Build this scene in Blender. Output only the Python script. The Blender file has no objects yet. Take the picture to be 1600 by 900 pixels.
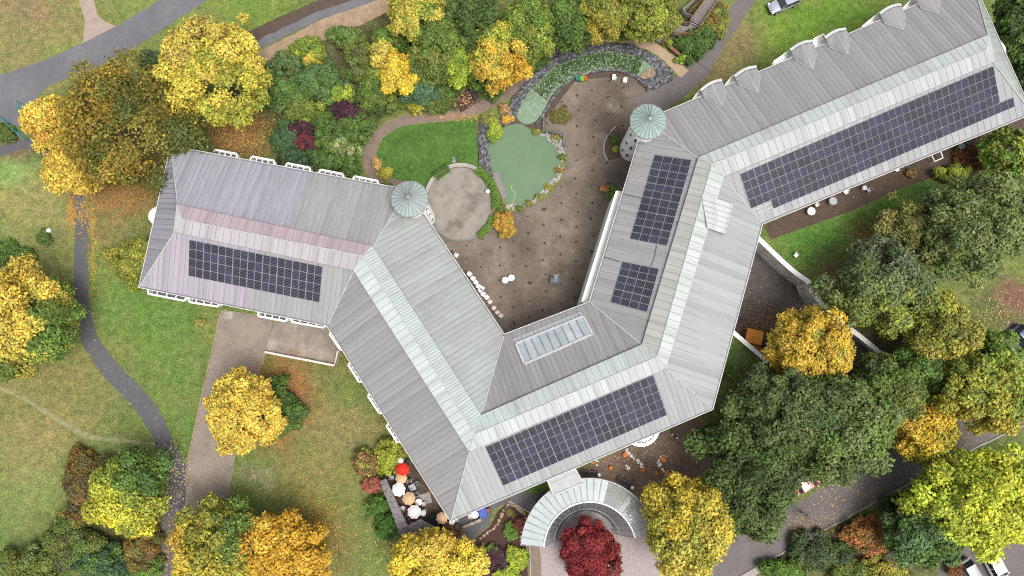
import bpy, math, random
import numpy as np
from mathutils import Vector, Matrix
from mathutils.geometry import delaunay_2d_cdt, tessellate_polygon

S = bpy.context.scene
COL = S.collection
R = math.radians

# ------------------------------------------------------------------ camera, sky, sun, exposure
CAM_H, PITCH, FPX = 88.0, R(5.9), 1067.0
cam_d = bpy.data.cameras.new('camera')
cam_d.sensor_width = 36.0
cam_d.lens = 36.0 * FPX / 1600.0
cam_d.clip_start, cam_d.clip_end = 0.5, 3000
cam = bpy.data.objects.new('camera', cam_d)
cam.location = (0, 0, CAM_H)
cam.rotation_euler = (PITCH, 0, 0)
COL.objects.link(cam)
S.camera = cam

SUN_EL, SUN_AZ = R(68), math.atan2(0.72, -0.60)
W = bpy.data.worlds.new('World')
S.world = W
W.use_nodes = True
wn, wl = W.node_tree.nodes, W.node_tree.links
bg = wn['Background']
sky = wn.new('ShaderNodeTexSky')
sky.sky_type = 'NISHITA'
sky.sun_disc = False
sky.sun_elevation, sky.sun_rotation = SUN_EL, SUN_AZ
sky.air_density, sky.dust_density, sky.ozone_density = 1.0, 6.0, 0.6
hs = wn.new('ShaderNodeHueSaturation')          # a veiled, nearly neutral overcast sky
hs.inputs['Saturation'].default_value = 0.45
wl.new(sky.outputs[0], hs.inputs['Color'])
wl.new(hs.outputs[0], bg.inputs['Color'])
bg.inputs['Strength'].default_value = 0.138

sun_d = bpy.data.lights.new('sun', 'SUN')
sun_d.energy, sun_d.angle, sun_d.color = 1.35, R(28), (1.0, 0.975, 0.94)
sun = bpy.data.objects.new('sun', sun_d)
sd = Vector((math.sin(SUN_AZ) * math.cos(SUN_EL), math.cos(SUN_AZ) * math.cos(SUN_EL), math.sin(SUN_EL)))
sun.rotation_euler = sd.to_track_quat('Z', 'Y').to_euler()
sun.location = (60, -50, 90)
COL.objects.link(sun)

S.view_settings.view_transform = 'Standard'
S.view_settings.look = 'None'
S.view_settings.exposure = 0.66
S.view_settings.gamma = 1.0
S.cycles.max_bounces = 6
S.cycles.diffuse_bounces = 3
S.cycles.transparent_max_bounces = 8
S.cycles.use_denoising = False
S.cycles.filter_width = 1.15
S.cycles.sample_clamp_indirect = 4.0
S.cycles.caustics_reflective = False
S.cycles.caustics_refractive = False

# ------------------------------------------------------------------ helpers
_c, _s = math.cos(PITCH), math.sin(PITCH)
def ray(px, py):
    x, y = (px - 800) / FPX, -(py - 450) / FPX
    return Vector((x, y * _c + _s, y * _s - _c))
def P(px, py, z=0.0):
    """point of the world at height z that lies along the line of sight through a photo pixel"""
    d = ray(px, py)
    t = (z - CAM_H) / d.z
    return Vector((d.x * t, d.y * t, z))
def RP(px, py, p0, n, off=0.0):
    d = ray(px, py)
    o = Vector((0, 0, CAM_H))
    t = (p0 + n * off - o).dot(n) / d.dot(n)
    return o + d * t
def SC(z): return FPX / (CAM_H - z)          # photo pixels per metre at height z

def tag(o, label=None, cat=None, group=None, kind=None):
    if label: o['label'] = label
    if cat: o['category'] = cat
    if group: o['group'] = group
    if kind: o['kind'] = kind
    return o
def thing(name, label, cat, loc=(0, 0, 0), rz=0.0, group=None):
    o = bpy.data.objects.new(name, None)
    o.empty_display_size = 0.3
    COL.objects.link(o)
    o.location = loc
    o.rotation_euler = (0, 0, rz)
    return tag(o, label, cat, group)

class MB:
    def __init__(s): s.v, s.f, s.m, s.uv = [], [], [], []
    def face(s, pts, m=0, uv=None):
        b = len(s.v)
        s.v += [tuple(p) for p in pts]
        s.f.append(list(range(b, b + len(pts))))
        s.m.append(m)
        s.uv.append(uv or [(p[0], p[1]) for p in pts])
    def box(s, c, size, rz=0.0, m=0, M=None):
        x, y, z = size[0] / 2, size[1] / 2, size[2] / 2
        M = M or (Matrix.Translation(Vector(c)) @ Matrix.Rotation(rz, 4, 'Z'))
        P8 = [M @ Vector(q) for q in ((-x,-y,-z),(x,-y,-z),(x,y,-z),(-x,y,-z),(-x,-y,z),(x,-y,z),(x,y,z),(-x,y,z))]
        for q in ((0,3,2,1),(4,5,6,7),(0,1,5,4),(1,2,6,5),(2,3,7,6),(3,0,4,7)):
            s.face([P8[i] for i in q], m)
    def bar(s, a, b, w, h, up=(0, 0, 1), m=0):
        a, b = Vector(a), Vector(b)
        d = b - a
        L = d.length
        if L < 1e-6: return
        x = d / L
        u = Vector(up)
        y = u.cross(x)
        if y.length < 1e-4: y = Vector((0, 1, 0)).cross(x)
        y.normalize()
        z = x.cross(y)
        M = Matrix((x, y, z)).transposed().to_4x4()
        M.translation = (a + b) / 2
        s.box(None, (L, w, h), m=m, M=M)
    def tube(s, pts, rad, n=8, m=0, cap=True):
        pts = [Vector(p) for p in pts]
        if not hasattr(rad, '__len__'): rad = [rad] * len(pts)
        rings = []
        prev = None
        for i, p in enumerate(pts):
            d = (pts[min(i + 1, len(pts) - 1)] - pts[max(i - 1, 0)])
            d = d.normalized() if d.length > 1e-8 else Vector((0, 0, 1))
            a = prev if prev is not None else (Vector((1, 0, 0)) if abs(d.x) < 0.8 else Vector((0, 1, 0)))
            a = (a - d * a.dot(d)).normalized()
            b = d.cross(a)
            prev = a
            rings.append([p + (a * math.cos(2 * math.pi * k / n) + b * math.sin(2 * math.pi * k / n)) * rad[i] for k in range(n)])
        for i in range(len(rings) - 1):
            for k in range(n):
                s.face([rings[i][k], rings[i][(k + 1) % n], rings[i + 1][(k + 1) % n], rings[i + 1][k]], m)
        if cap:
            s.face(rings[0][::-1], m)
            s.face(rings[-1], m)
    def lathe(s, prof, n=16, c=(0, 0, 0), m=0, a0=0.0, a1=2 * math.pi):
        full = abs(a1 - a0 - 2 * math.pi) < 1e-6
        c = Vector(c)
        k = n if full else n + 1
        rg = [[c + Vector((r * math.cos(a0 + (a1 - a0) * i / n), r * math.sin(a0 + (a1 - a0) * i / n), z)) for i in range(k)] for r, z in prof]
        for j in range(len(prof) - 1):
            for i in range(n):
                i2 = (i + 1) % k
                q = [rg[j][i], rg[j][i2], rg[j + 1][i2], rg[j + 1][i]]
                if prof[j][0] < 1e-6: q = [q[0], q[2], q[3]]
                elif prof[j + 1][0] < 1e-6: q = [q[0], q[1], q[2]]
                s.face(q, m)
    def prism(s, pts, z0, z1, m=0, mt=None):
        """pts: plan polygon (any winding) extruded from z0 to z1"""
        a = sum(pts[i][0] * pts[(i + 1) % len(pts)][1] - pts[(i + 1) % len(pts)][0] * pts[i][1] for i in range(len(pts)))
        p = list(pts) if a > 0 else list(pts)[::-1]
        s.face([(q[0], q[1], z1) for q in p], m if mt is None else mt)
        s.face([(q[0], q[1], z0) for q in p[::-1]], m)
        for i in range(len(p)):
            q, r = p[i], p[(i + 1) % len(p)]
            s.face([(q[0], q[1], z0), (r[0], r[1], z0), (r[0], r[1], z1), (q[0], q[1], z1)], m)
    def build(s, name, mats, parent=None, smooth=False, world=False, weld=False):
        me = bpy.data.meshes.new(name)
        me.from_pydata(s.v, [], s.f)
        if not isinstance(mats, (list, tuple)): mats = [mats]
        for m in mats: me.materials.append(m)
        me.polygons.foreach_set('material_index', s.m)
        ul = me.uv_layers.new(name='UVMap')
        ul.data.foreach_set('uv', [c for u in s.uv for q in u for c in q])
        if smooth or weld:
            import bmesh
            bm = bmesh.new()
            bm.from_mesh(me)
            bmesh.ops.remove_doubles(bm, verts=bm.verts, dist=1e-4)
            if smooth:
                for f in bm.faces: f.smooth = True
                for e in bm.edges:
                    if len(e.link_faces) == 2 and e.calc_face_angle(0) > R(38): e.smooth = False
            bm.to_mesh(me)
            bm.free()
        me.update()
        o = bpy.data.objects.new(name, me)
        COL.objects.link(o)
        if parent is not None:
            o.parent = parent
            if world: o.matrix_parent_inverse = Matrix.Translation(-parent.location)
        return o

def smooth_line(pts, n=6):
    out = []
    Q = [Vector(p) for p in pts]
    for i in range(len(Q) - 1):
        p0, p1, p2, p3 = Q[max(i - 1, 0)], Q[i], Q[i + 1], Q[min(i + 2, len(Q) - 1)]
        for k in range(n):
            t = k / n
            out.append(0.5 * ((2 * p1) + (p2 - p0) * t + (2 * p0 - 5 * p1 + 4 * p2 - p3) * t * t + (3 * p1 - p0 - 3 * p2 + p3) * t ** 3))
    out.append(Q[-1])
    return out
def smooth_ring(pts, n=5):
    Q = [Vector(p) for p in pts]
    N = len(Q)
    out = []
    for i in range(N):
        p0, p1, p2, p3 = Q[i - 1], Q[i], Q[(i + 1) % N], Q[(i + 2) % N]
        for k in range(n):
            t = k / n
            out.append(0.5 * ((2 * p1) + (p2 - p0) * t + (2 * p0 - 5 * p1 + 4 * p2 - p3) * t * t + (3 * p1 - p0 - 3 * p2 + p3) * t ** 3))
    return out
def ribbon(pts, w):
    """left and right borders of a strip along plan points; w may be a list"""
    n = len(pts)
    if not hasattr(w, '__len__'): w = [w] * n
    L, Rr = [], []
    for i, p in enumerate(pts):
        d = pts[min(i + 1, n - 1)] - pts[max(i - 1, 0)]
        d = Vector((d.x, d.y, 0)).normalized()
        q = Vector((-d.y, d.x, 0))
        ww = w[i] if i < len(w) else w[-1]
        L.append(p + q * ww / 2)
        Rr.append(p - q * ww / 2)
    return L, Rr

# ------------------------------------------------------------------ materials
def mix(nt, fac, a, b, mode='MIX'):
    n = nt.nodes.new('ShaderNodeMix')
    n.data_type = 'RGBA'
    n.blend_type = mode
    for i, v in ((0, fac), (6, a), (7, b)):
        if hasattr(v, 'is_output'): nt.links.new(v, n.inputs[i])
        elif i == 0: n.inputs[0].default_value = v
        else: n.inputs[i].default_value = (*v[:3], 1)
    return n.outputs[2]
def mth(nt, op, a, b=0.0, c=None):
    n = nt.nodes.new('ShaderNodeMath')
    n.operation = op
    for i, v in enumerate((a, b, c)):
        if v is None: continue
        if hasattr(v, 'is_output'): nt.links.new(v, n.inputs[i])
        else: n.inputs[i].default_value = v
    return n.outputs[0]
def noise(nt, vec, scale, detail=4, rough=0.55):
    n = nt.nodes.new('ShaderNodeTexNoise')
    n.inputs['Scale'].default_value = scale
    n.inputs['Detail'].default_value = detail
    n.inputs['Roughness'].default_value = rough
    nt.links.new(vec, n.inputs['Vector'])
    return n.outputs['Fac']
def ramp(nt, v, lo, hi):
    n = nt.nodes.new('ShaderNodeMapRange')
    n.inputs[1].default_value, n.inputs[2].default_value = lo, hi
    nt.links.new(v, n.inputs[0])
    return n.outputs[0]
def scaled(nt, vec, s, rot=0.0):
    n = nt.nodes.new('ShaderNodeMapping')
    n.inputs['Scale'].default_value = s
    n.inputs['Rotation'].default_value = (0, 0, rot)
    nt.links.new(vec, n.inputs['Vector'])
    return n.outputs[0]
def start(name, rough=0.8, spec=0.3, metal=0.0):
    m = bpy.data.materials.new(name)
    m.use_nodes = True
    nt = m.node_tree
    b = nt.nodes['Principled BSDF']
    b.inputs['Roughness'].default_value = rough
    b.inputs['Specular IOR Level'].default_value = spec
    b.inputs['Metallic'].default_value = metal
    tc = nt.nodes.new('ShaderNodeTexCoord')
    return m, nt, b, tc
def bump(nt, b, h, strength=0.4, dist=0.05):
    n = nt.nodes.new('ShaderNodeBump')
    n.inputs['Strength'].default_value = strength
    n.inputs['Distance'].default_value = dist
    nt.links.new(h, n.inputs['Height'])
    nt.links.new(n.outputs[0], b.inputs['Normal'])
def surf(name, base, layers=(), rough=0.8, spec=0.3, bmp=None, metal=0.0, coord='Object'):
    """layers: (colour, noise scale, lo, hi, amount)"""
    m, nt, b, tc = start(name, rough, spec, metal)
    col = base
    v = tc.outputs[coord]
    for i, (c2, sc, lo, hi, amt) in enumerate(layers):
        f = noise(nt, scaled(nt, v, (1, 1, 1.0), i * 0.7), sc, 5, 0.6)
        col = mix(nt, mth(nt, 'MULTIPLY', ramp(nt, f, lo, hi), amt), col, c2)
    if hasattr(col, 'is_output'): nt.links.new(col, b.inputs['Base Color'])
    else: b.inputs['Base Color'].default_value = (*col, 1)
    if bmp: bump(nt, b, noise(nt, v, bmp[0], 4), bmp[1], bmp[2])
    return m
def glass(name, tint, alpha=0.5, rough=0.08):
    m, nt, b, tc = start(name, rough, 0.6)
    b.inputs['Base Color'].default_value = (*tint, 1)
    b.inputs['Alpha'].default_value = alpha
    return m

M_white = surf('white_paint', (0.78, 0.77, 0.74), [((0.55, 0.53, 0.48), 1.7, .45, .8, .5)], 0.6)
M_towerw = surf('tower_render', (0.80, 0.785, 0.75), [((0.70, 0.68, 0.63), 0.4, .45, .8, .5)], 0.8)
M_whitep = surf('white_plastic', (0.82, 0.81, 0.79), [((0.6, 0.58, 0.54), 4, .5, .8, .35)], 0.45, 0.5)
M_pinkp = surf('pink_plastic', (0.62, 0.50, 0.47), [((0.4, 0.32, 0.3), 4, .45, .8, .5)], 0.5, 0.4)
M_render = surf('rendered_wall', (0.76, 0.74, 0.69), [((0.62, 0.59, 0.53), 0.3, .45, .75, .6), ((0.5, 0.47, 0.42), 1.2, .6, .85, .3)], 0.85)
M_dark = surf('dark_metal', (0.035, 0.036, 0.04), [((0.07, 0.07, 0.075), 5, .4, .7, .5)], 0.5, 0.5)
M_grey = surf('grey_metal', (0.30, 0.31, 0.32), [((0.2, 0.2, 0.21), 2, .4, .7, .6)], 0.5, 0.5)
M_seam = surf('seam', (0.18, 0.182, 0.187), [((0.1, 0.1, 0.1), 1.2, .4, .7, .6)], 0.6)
M_glassd = surf('dark_glass', (0.02, 0.023, 0.026), [((0.05, 0.055, 0.06), 0.8, .4, .7, .6)], 0.08, 0.6)
M_concrete = surf('concrete', (0.32, 0.30, 0.27), [((0.16, 0.15, 0.13), 0.9, .4, .7, .7), ((0.45, 0.43, 0.4), 5, .5, .8, .4)], 0.9, bmp=(8, .3, .02))
M_stone = surf('sandstone', (0.30, 0.22, 0.15), [((0.17, 0.12, 0.09), 2.5, .4, .7, .7), ((0.42, 0.33, 0.24), 6, .5, .8, .5)], 0.9, bmp=(9, .4, .03))
M_rock = surf('dark_rock', (0.06, 0.062, 0.068), [((0.26, 0.26, 0.275), 2.6, .46, .66, .85), ((0.02, 0.02, 0.022), 8, .5, .8, .6)], 0.8, bmp=(9, .5, .04))
M_wood = surf('weathered_timber', (0.20, 0.11, 0.065), [((0.10, 0.06, 0.04), 5, .4, .7, .7), ((0.32, 0.22, 0.15), 9, .5, .8, .4)], 0.85)
M_woodg = surf('silvered_timber', (0.23, 0.20, 0.19), [((0.12, 0.10, 0.10), 4, .4, .7, .7), ((0.36, 0.33, 0.33), 8, .5, .8, .5)], 0.9)
M_bark = surf('bark', (0.075, 0.055, 0.04), [((0.15, 0.13, 0.10), 3, .4, .75, .7)], 0.95, bmp=(10, .6, .03))
# ------------------------------------------------------------------ ground
def px_poly(pts, z=0.0, sm=0):
    Q = [P(x, y, z) for x, y in pts]
    return smooth_ring(Q, sm) if sm else Q
def sheet(name, pts, mat, lay, z=0.0):
    """flat surface laid lay*4 mm above the ground"""
    zz = z + 0.004 * lay
    pts = [Vector((p.x, p.y, zz)) for p in pts]
    tris = tessellate_polygon([pts])
    mb = MB()
    mb.v = [tuple(p) for p in pts]
    for t in tris:
        a, b, c = (pts[i] for i in t)
        if (b - a).cross(c - a).z < 0: t = t[::-1]
        mb.f.append(list(t)); mb.m.append(0)
        mb.uv.append([(pts[i].x, pts[i].y) for i in t])
    o = mb.build(name, mat)
    return tag(o, kind='structure')
def strip(name, pts, w, mat, lay, n=9):
    """pts: (px, py) or (px, py, width in px)"""
    c = smooth_line([(*P(p[0], p[1]).xy, p[2] if len(p) > 2 else w) for p in pts], n)
    L, Rr = ribbon([Vector((q.x, q.y, 0)) for q in c], [q.z / SC(0) for q in c])
    rj = random.Random(len(name) * 7 + lay)
    for i in range(1, len(L) - 1):
        for B_ in (L, Rr):
            j = rj.gauss(0, .055)
            B_[i] = B_[i] + (L[i] - Rr[i]).normalized() * j
    mb = MB()
    z = 0.004 * lay
    for i in range(len(L) - 1):
        mb.face([(Rr[i].x, Rr[i].y, z), (Rr[i+1].x, Rr[i+1].y, z), (L[i+1].x, L[i+1].y, z), (L[i].x, L[i].y, z)])
    return tag(mb.build(name, mat, weld=True), kind='structure'), L, Rr

YARD = [(1152,343),(1226,414.5),(1261,441),(1271,463),(1300,493),(1350,533),(1393,569),(1372,592),(1300,545),(1226,514),(1210,531),(1198,566),(1106,487)]
YARD = [(x, y) for x, y in YARD]
yard_w = [P(x, y, 0.0) for x, y in YARD]

# colour of the ground cover itself: lawn kinds, worn and dry patches, leaf mould, bare soil
G_LAWN = (0.098, 0.138, 0.036)
PATCH = [  # px, py, rx, ry, colour, strength
 (60,60,150,110,(0.15,0.145,0.055),.9),(40,10,60,40,(0.17,0.125,0.07),.7),(240,15,80,50,(0.115,0.165,0.045),.6),(110,85,60,25,(0.10,0.17,0.03),.6),
 (400,20,90,45,(0.10,0.165,0.03),.9),(360,60,50,25,(0.085,0.10,0.035),.7),
 (60,320,110,80,(0.16,0.17,0.06),.8),(20,270,40,30,(0.12,0.22,0.06),.8),(85,430,60,90,(0.115,0.12,0.04),.7),(200,380,60,70,(0.13,0.125,0.045),.7),
 (230,470,110,90,(0.08,0.155,0.032),.9),(250,560,80,130,(0.075,0.14,0.03),.9),(300,690,50,60,(0.075,0.14,0.03),.8),(150,330,30,60,(0.17,0.10,0.04),.5),
 (80,610,170,90,(0.135,0.135,0.045),.8),(170,640,70,40,(0.085,0.12,0.035),.7),(60,700,110,70,(0.15,0.145,0.055),.8),(60,790,100,80,(0.11,0.155,0.045),.8),(140,700,60,40,(0.10,0.14,0.04),.6),(70,860,80,50,(0.075,0.10,0.03),.7),
 (210,265,70,40,(0.17,0.095,0.045),.9),(370,205,70,60,(0.16,0.085,0.04),1.0),(195,310,60,35,(0.16,0.10,0.04),.8),(270,300,60,60,(0.10,0.09,0.035),.8),
 (520,640,120,130,(0.125,0.125,0.04),.9),(560,600,50,60,(0.085,0.135,0.035),.9),(480,560,60,40,(0.105,0.12,0.04),.7),(450,620,45,55,(0.15,0.085,0.035),.8),(430,700,35,30,(0.14,0.10,0.04),.6),
 (500,740,120,60,(0.125,0.13,0.04),.8),(530,820,80,90,(0.095,0.125,0.035),.8),(500,860,60,60,(0.13,0.095,0.035),.7),(400,745,40,20,(0.16,0.16,0.10),.5),(540,680,60,40,(0.15,0.14,0.06),.6),
 (1250,55,150,60,(0.095,0.17,0.025),1.0),(1110,90,60,60,(0.14,0.115,0.05),1.0),(1160,60,40,60,(0.14,0.11,0.055),.8),(1300,20,120,45,(0.07,0.15,0.018),.8),
 (1300,380,130,70,(0.05,0.135,0.022),1.0),(1400,300,90,40,(0.05,0.12,0.022),1.0),(1300,430,40,40,(0.11,0.09,0.04),.7),(1380,380,70,40,(0.11,0.095,0.04),.7),(1340,540,80,70,(0.05,0.05,0.02),.9),
 (1130,570,60,60,(0.045,0.095,0.02),1.0),(1200,620,60,60,(0.06,0.055,0.02),.8),(1560,480,70,60,(0.065,0.085,0.03),.9),(1590,465,40,30,(0.12,0.075,0.05),1.0),
 (1520,240,80,60,(0.10,0.06,0.04),.8),(1560,700,80,50,(0.06,0.085,0.03),.8),(1590,100,60,90,(0.06,0.055,0.03),.9),
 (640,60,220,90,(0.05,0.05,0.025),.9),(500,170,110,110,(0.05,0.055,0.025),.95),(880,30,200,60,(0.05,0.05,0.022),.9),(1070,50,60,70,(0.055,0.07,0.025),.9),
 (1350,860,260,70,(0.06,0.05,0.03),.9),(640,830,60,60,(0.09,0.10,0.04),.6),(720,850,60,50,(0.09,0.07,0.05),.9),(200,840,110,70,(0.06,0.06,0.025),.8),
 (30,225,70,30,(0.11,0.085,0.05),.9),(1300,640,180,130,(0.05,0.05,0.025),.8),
]
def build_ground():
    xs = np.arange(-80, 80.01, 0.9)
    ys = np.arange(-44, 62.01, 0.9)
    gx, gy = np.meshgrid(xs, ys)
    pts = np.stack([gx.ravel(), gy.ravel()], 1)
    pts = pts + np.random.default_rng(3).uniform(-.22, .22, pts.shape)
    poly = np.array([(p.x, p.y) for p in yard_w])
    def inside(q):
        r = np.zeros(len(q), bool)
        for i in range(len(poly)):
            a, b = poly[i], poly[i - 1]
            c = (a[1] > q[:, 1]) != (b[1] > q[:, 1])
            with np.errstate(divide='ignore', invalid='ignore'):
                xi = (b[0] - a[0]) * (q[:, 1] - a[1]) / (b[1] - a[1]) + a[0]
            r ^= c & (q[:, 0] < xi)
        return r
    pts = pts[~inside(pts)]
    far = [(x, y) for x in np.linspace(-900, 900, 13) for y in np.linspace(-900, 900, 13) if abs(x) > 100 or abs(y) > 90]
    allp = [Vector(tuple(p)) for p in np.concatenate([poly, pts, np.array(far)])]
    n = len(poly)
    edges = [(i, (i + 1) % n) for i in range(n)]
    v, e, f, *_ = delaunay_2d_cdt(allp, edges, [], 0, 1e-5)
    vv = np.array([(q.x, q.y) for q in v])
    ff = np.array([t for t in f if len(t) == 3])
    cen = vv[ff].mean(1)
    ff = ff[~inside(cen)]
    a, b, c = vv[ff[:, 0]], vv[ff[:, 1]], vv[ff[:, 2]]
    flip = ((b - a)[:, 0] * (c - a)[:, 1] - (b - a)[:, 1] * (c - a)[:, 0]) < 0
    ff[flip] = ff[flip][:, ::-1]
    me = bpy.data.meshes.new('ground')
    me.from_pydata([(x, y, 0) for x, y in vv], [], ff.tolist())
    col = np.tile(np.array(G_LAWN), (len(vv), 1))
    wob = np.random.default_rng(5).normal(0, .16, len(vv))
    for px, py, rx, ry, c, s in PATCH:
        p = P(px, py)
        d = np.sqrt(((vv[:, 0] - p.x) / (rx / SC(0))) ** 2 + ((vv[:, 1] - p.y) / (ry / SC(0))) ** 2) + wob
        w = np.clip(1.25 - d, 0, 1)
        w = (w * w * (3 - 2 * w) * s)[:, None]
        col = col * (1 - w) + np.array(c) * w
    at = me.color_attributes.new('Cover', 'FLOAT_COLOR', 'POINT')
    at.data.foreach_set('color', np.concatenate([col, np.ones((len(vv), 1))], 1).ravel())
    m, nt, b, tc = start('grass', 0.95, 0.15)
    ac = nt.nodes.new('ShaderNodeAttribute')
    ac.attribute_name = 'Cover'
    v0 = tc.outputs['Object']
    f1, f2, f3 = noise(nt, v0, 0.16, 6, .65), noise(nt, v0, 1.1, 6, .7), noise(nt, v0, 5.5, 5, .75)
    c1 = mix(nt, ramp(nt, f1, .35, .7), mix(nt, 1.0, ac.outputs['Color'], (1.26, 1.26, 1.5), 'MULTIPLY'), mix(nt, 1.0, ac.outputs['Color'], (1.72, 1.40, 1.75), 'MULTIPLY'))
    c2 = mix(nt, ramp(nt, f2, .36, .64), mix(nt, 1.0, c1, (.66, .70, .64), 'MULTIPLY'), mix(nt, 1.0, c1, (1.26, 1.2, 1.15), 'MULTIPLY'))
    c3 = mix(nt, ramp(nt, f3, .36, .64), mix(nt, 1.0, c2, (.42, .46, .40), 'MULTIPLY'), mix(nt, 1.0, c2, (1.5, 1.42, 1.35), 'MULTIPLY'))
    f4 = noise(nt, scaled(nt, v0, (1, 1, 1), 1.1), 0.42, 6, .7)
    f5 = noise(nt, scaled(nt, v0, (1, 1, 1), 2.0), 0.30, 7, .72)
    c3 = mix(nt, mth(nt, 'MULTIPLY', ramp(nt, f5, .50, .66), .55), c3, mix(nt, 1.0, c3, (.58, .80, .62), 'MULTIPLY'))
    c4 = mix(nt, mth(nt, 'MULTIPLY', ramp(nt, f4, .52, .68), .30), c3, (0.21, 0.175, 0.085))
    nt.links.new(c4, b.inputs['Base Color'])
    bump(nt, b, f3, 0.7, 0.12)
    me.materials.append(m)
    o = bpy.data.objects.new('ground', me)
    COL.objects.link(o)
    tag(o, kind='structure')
build_ground()

# ---- surfaces
M_asphalt = surf('asphalt', (0.115, 0.115, 0.125), [((0.16, 0.16, 0.165), 0.25, .4, .65, .6), ((0.085, 0.085, 0.09), 1.5, .45, .75, .5), ((0.2, 0.19, 0.18), 9, .62, .8, .5)], 0.9, bmp=(25, .3, .01))
M_asph2 = surf('path_asphalt', (0.085, 0.085, 0.09), [((0.12, 0.12, 0.12), 0.5, .4, .7, .6), ((0.06, 0.055, 0.055), 2.5, .45, .75, .6), ((0.18, 0.14, 0.09), 7, .66, .78, .6)], 0.85, bmp=(25, .3, .01))
M_roadbr = surf('road_asphalt', (0.125, 0.11, 0.105), [((0.165, 0.15, 0.145), 0.35, .4, .7, .6), ((0.08, 0.07, 0.068), 3, .45, .75, .6), ((0.25, 0.2, 0.13), 8, .66, .78, .5)], 0.9, bmp=(25, .3, .01))
M_gravelp = surf('pink_gravel', (0.30, 0.235, 0.195), [((0.2, 0.155, 0.125), 1.2, .4, .7, .6), ((0.42, 0.35, 0.3), 9, .5, .75, .6)], 0.95, bmp=(14, .5, .03))
M_tan = surf('tan_path', (0.34, 0.25, 0.165), [((0.25, 0.18, 0.12), 0.9, .4, .7, .6), ((0.43, 0.34, 0.24), 7, .5, .75, .5)], 0.95, bmp=(14, .4, .02))
M_brown = surf('bark_path', (0.19, 0.145, 0.115), [((0.13, 0.095, 0.075), 0.9, .4, .7, .7), ((0.28, 0.2, 0.12), 6, .58, .8, .6)], 0.95, bmp=(14, .4, .02))
M_soil = surf('soil', (0.085, 0.06, 0.045), [((0.05, 0.035, 0.028), 1.5, .4, .7, .7), ((0.16, 0.115, 0.08), 6, .52, .8, .6)], 0.98, bmp=(10, .8, .06))
M_mulch = surf('bark_mulch', (0.175, 0.122, 0.088), [((0.10, 0.068, 0.052), 1.2, .4, .7, .7), ((0.34, 0.27, 0.20), 7, .55, .75, .8), ((0.03, 0.025, 0.02), 9, .58, .75, .8)], 0.98, bmp=(10, .9, .07))
M_redmulch = surf('red_mulch', (0.065, 0.032, 0.028), [((0.035, 0.02, 0.018), 1.5, .4, .7, .7), ((0.14, 0.085, 0.065), 7, .58, .8, .7)], 0.98, bmp=(10, .8, .06))
M_straw = surf('dry_bank', (0.30, 0.215, 0.14), [((0.16, 0.11, 0.075), 1.0, .4, .7, .7), ((0.42, 0.33, 0.22), 5, .5, .75, .6)], 0.98, bmp=(8, .8, .08))
M_gravelf = surf('forecourt_gravel', (0.31, 0.265, 0.255), [((0.20, 0.17, 0.165), 3, .4, .7, .7), ((0.46, 0.42, 0.41), 8, .52, .75, .7)], 0.95, bmp=(12, .5, .03))
M_yard = surf('yard_asphalt', (0.078, 0.066, 0.06), [((0.13, 0.118, 0.112), 0.22, .45, .65, .7), ((0.035, 0.03, 0.03), 1.2, .45, .75, .7), ((0.11, 0.085, 0.065), 6, .6, .8, .6)], 0.75, bmp=(15, .3, .02))
M_lawn2 = surf('fresh_lawn', (0.072, 0.150, 0.028), [((0.045, 0.10, 0.018), 0.5, .38, .65, .9), ((0.13, 0.20, 0.065), 1.8, .5, .72, .8), ((0.03, 0.07, 0.014), 5, .46, .72, .85)], 0.95, 0.15, bmp=(7, .7, .1))

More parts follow.
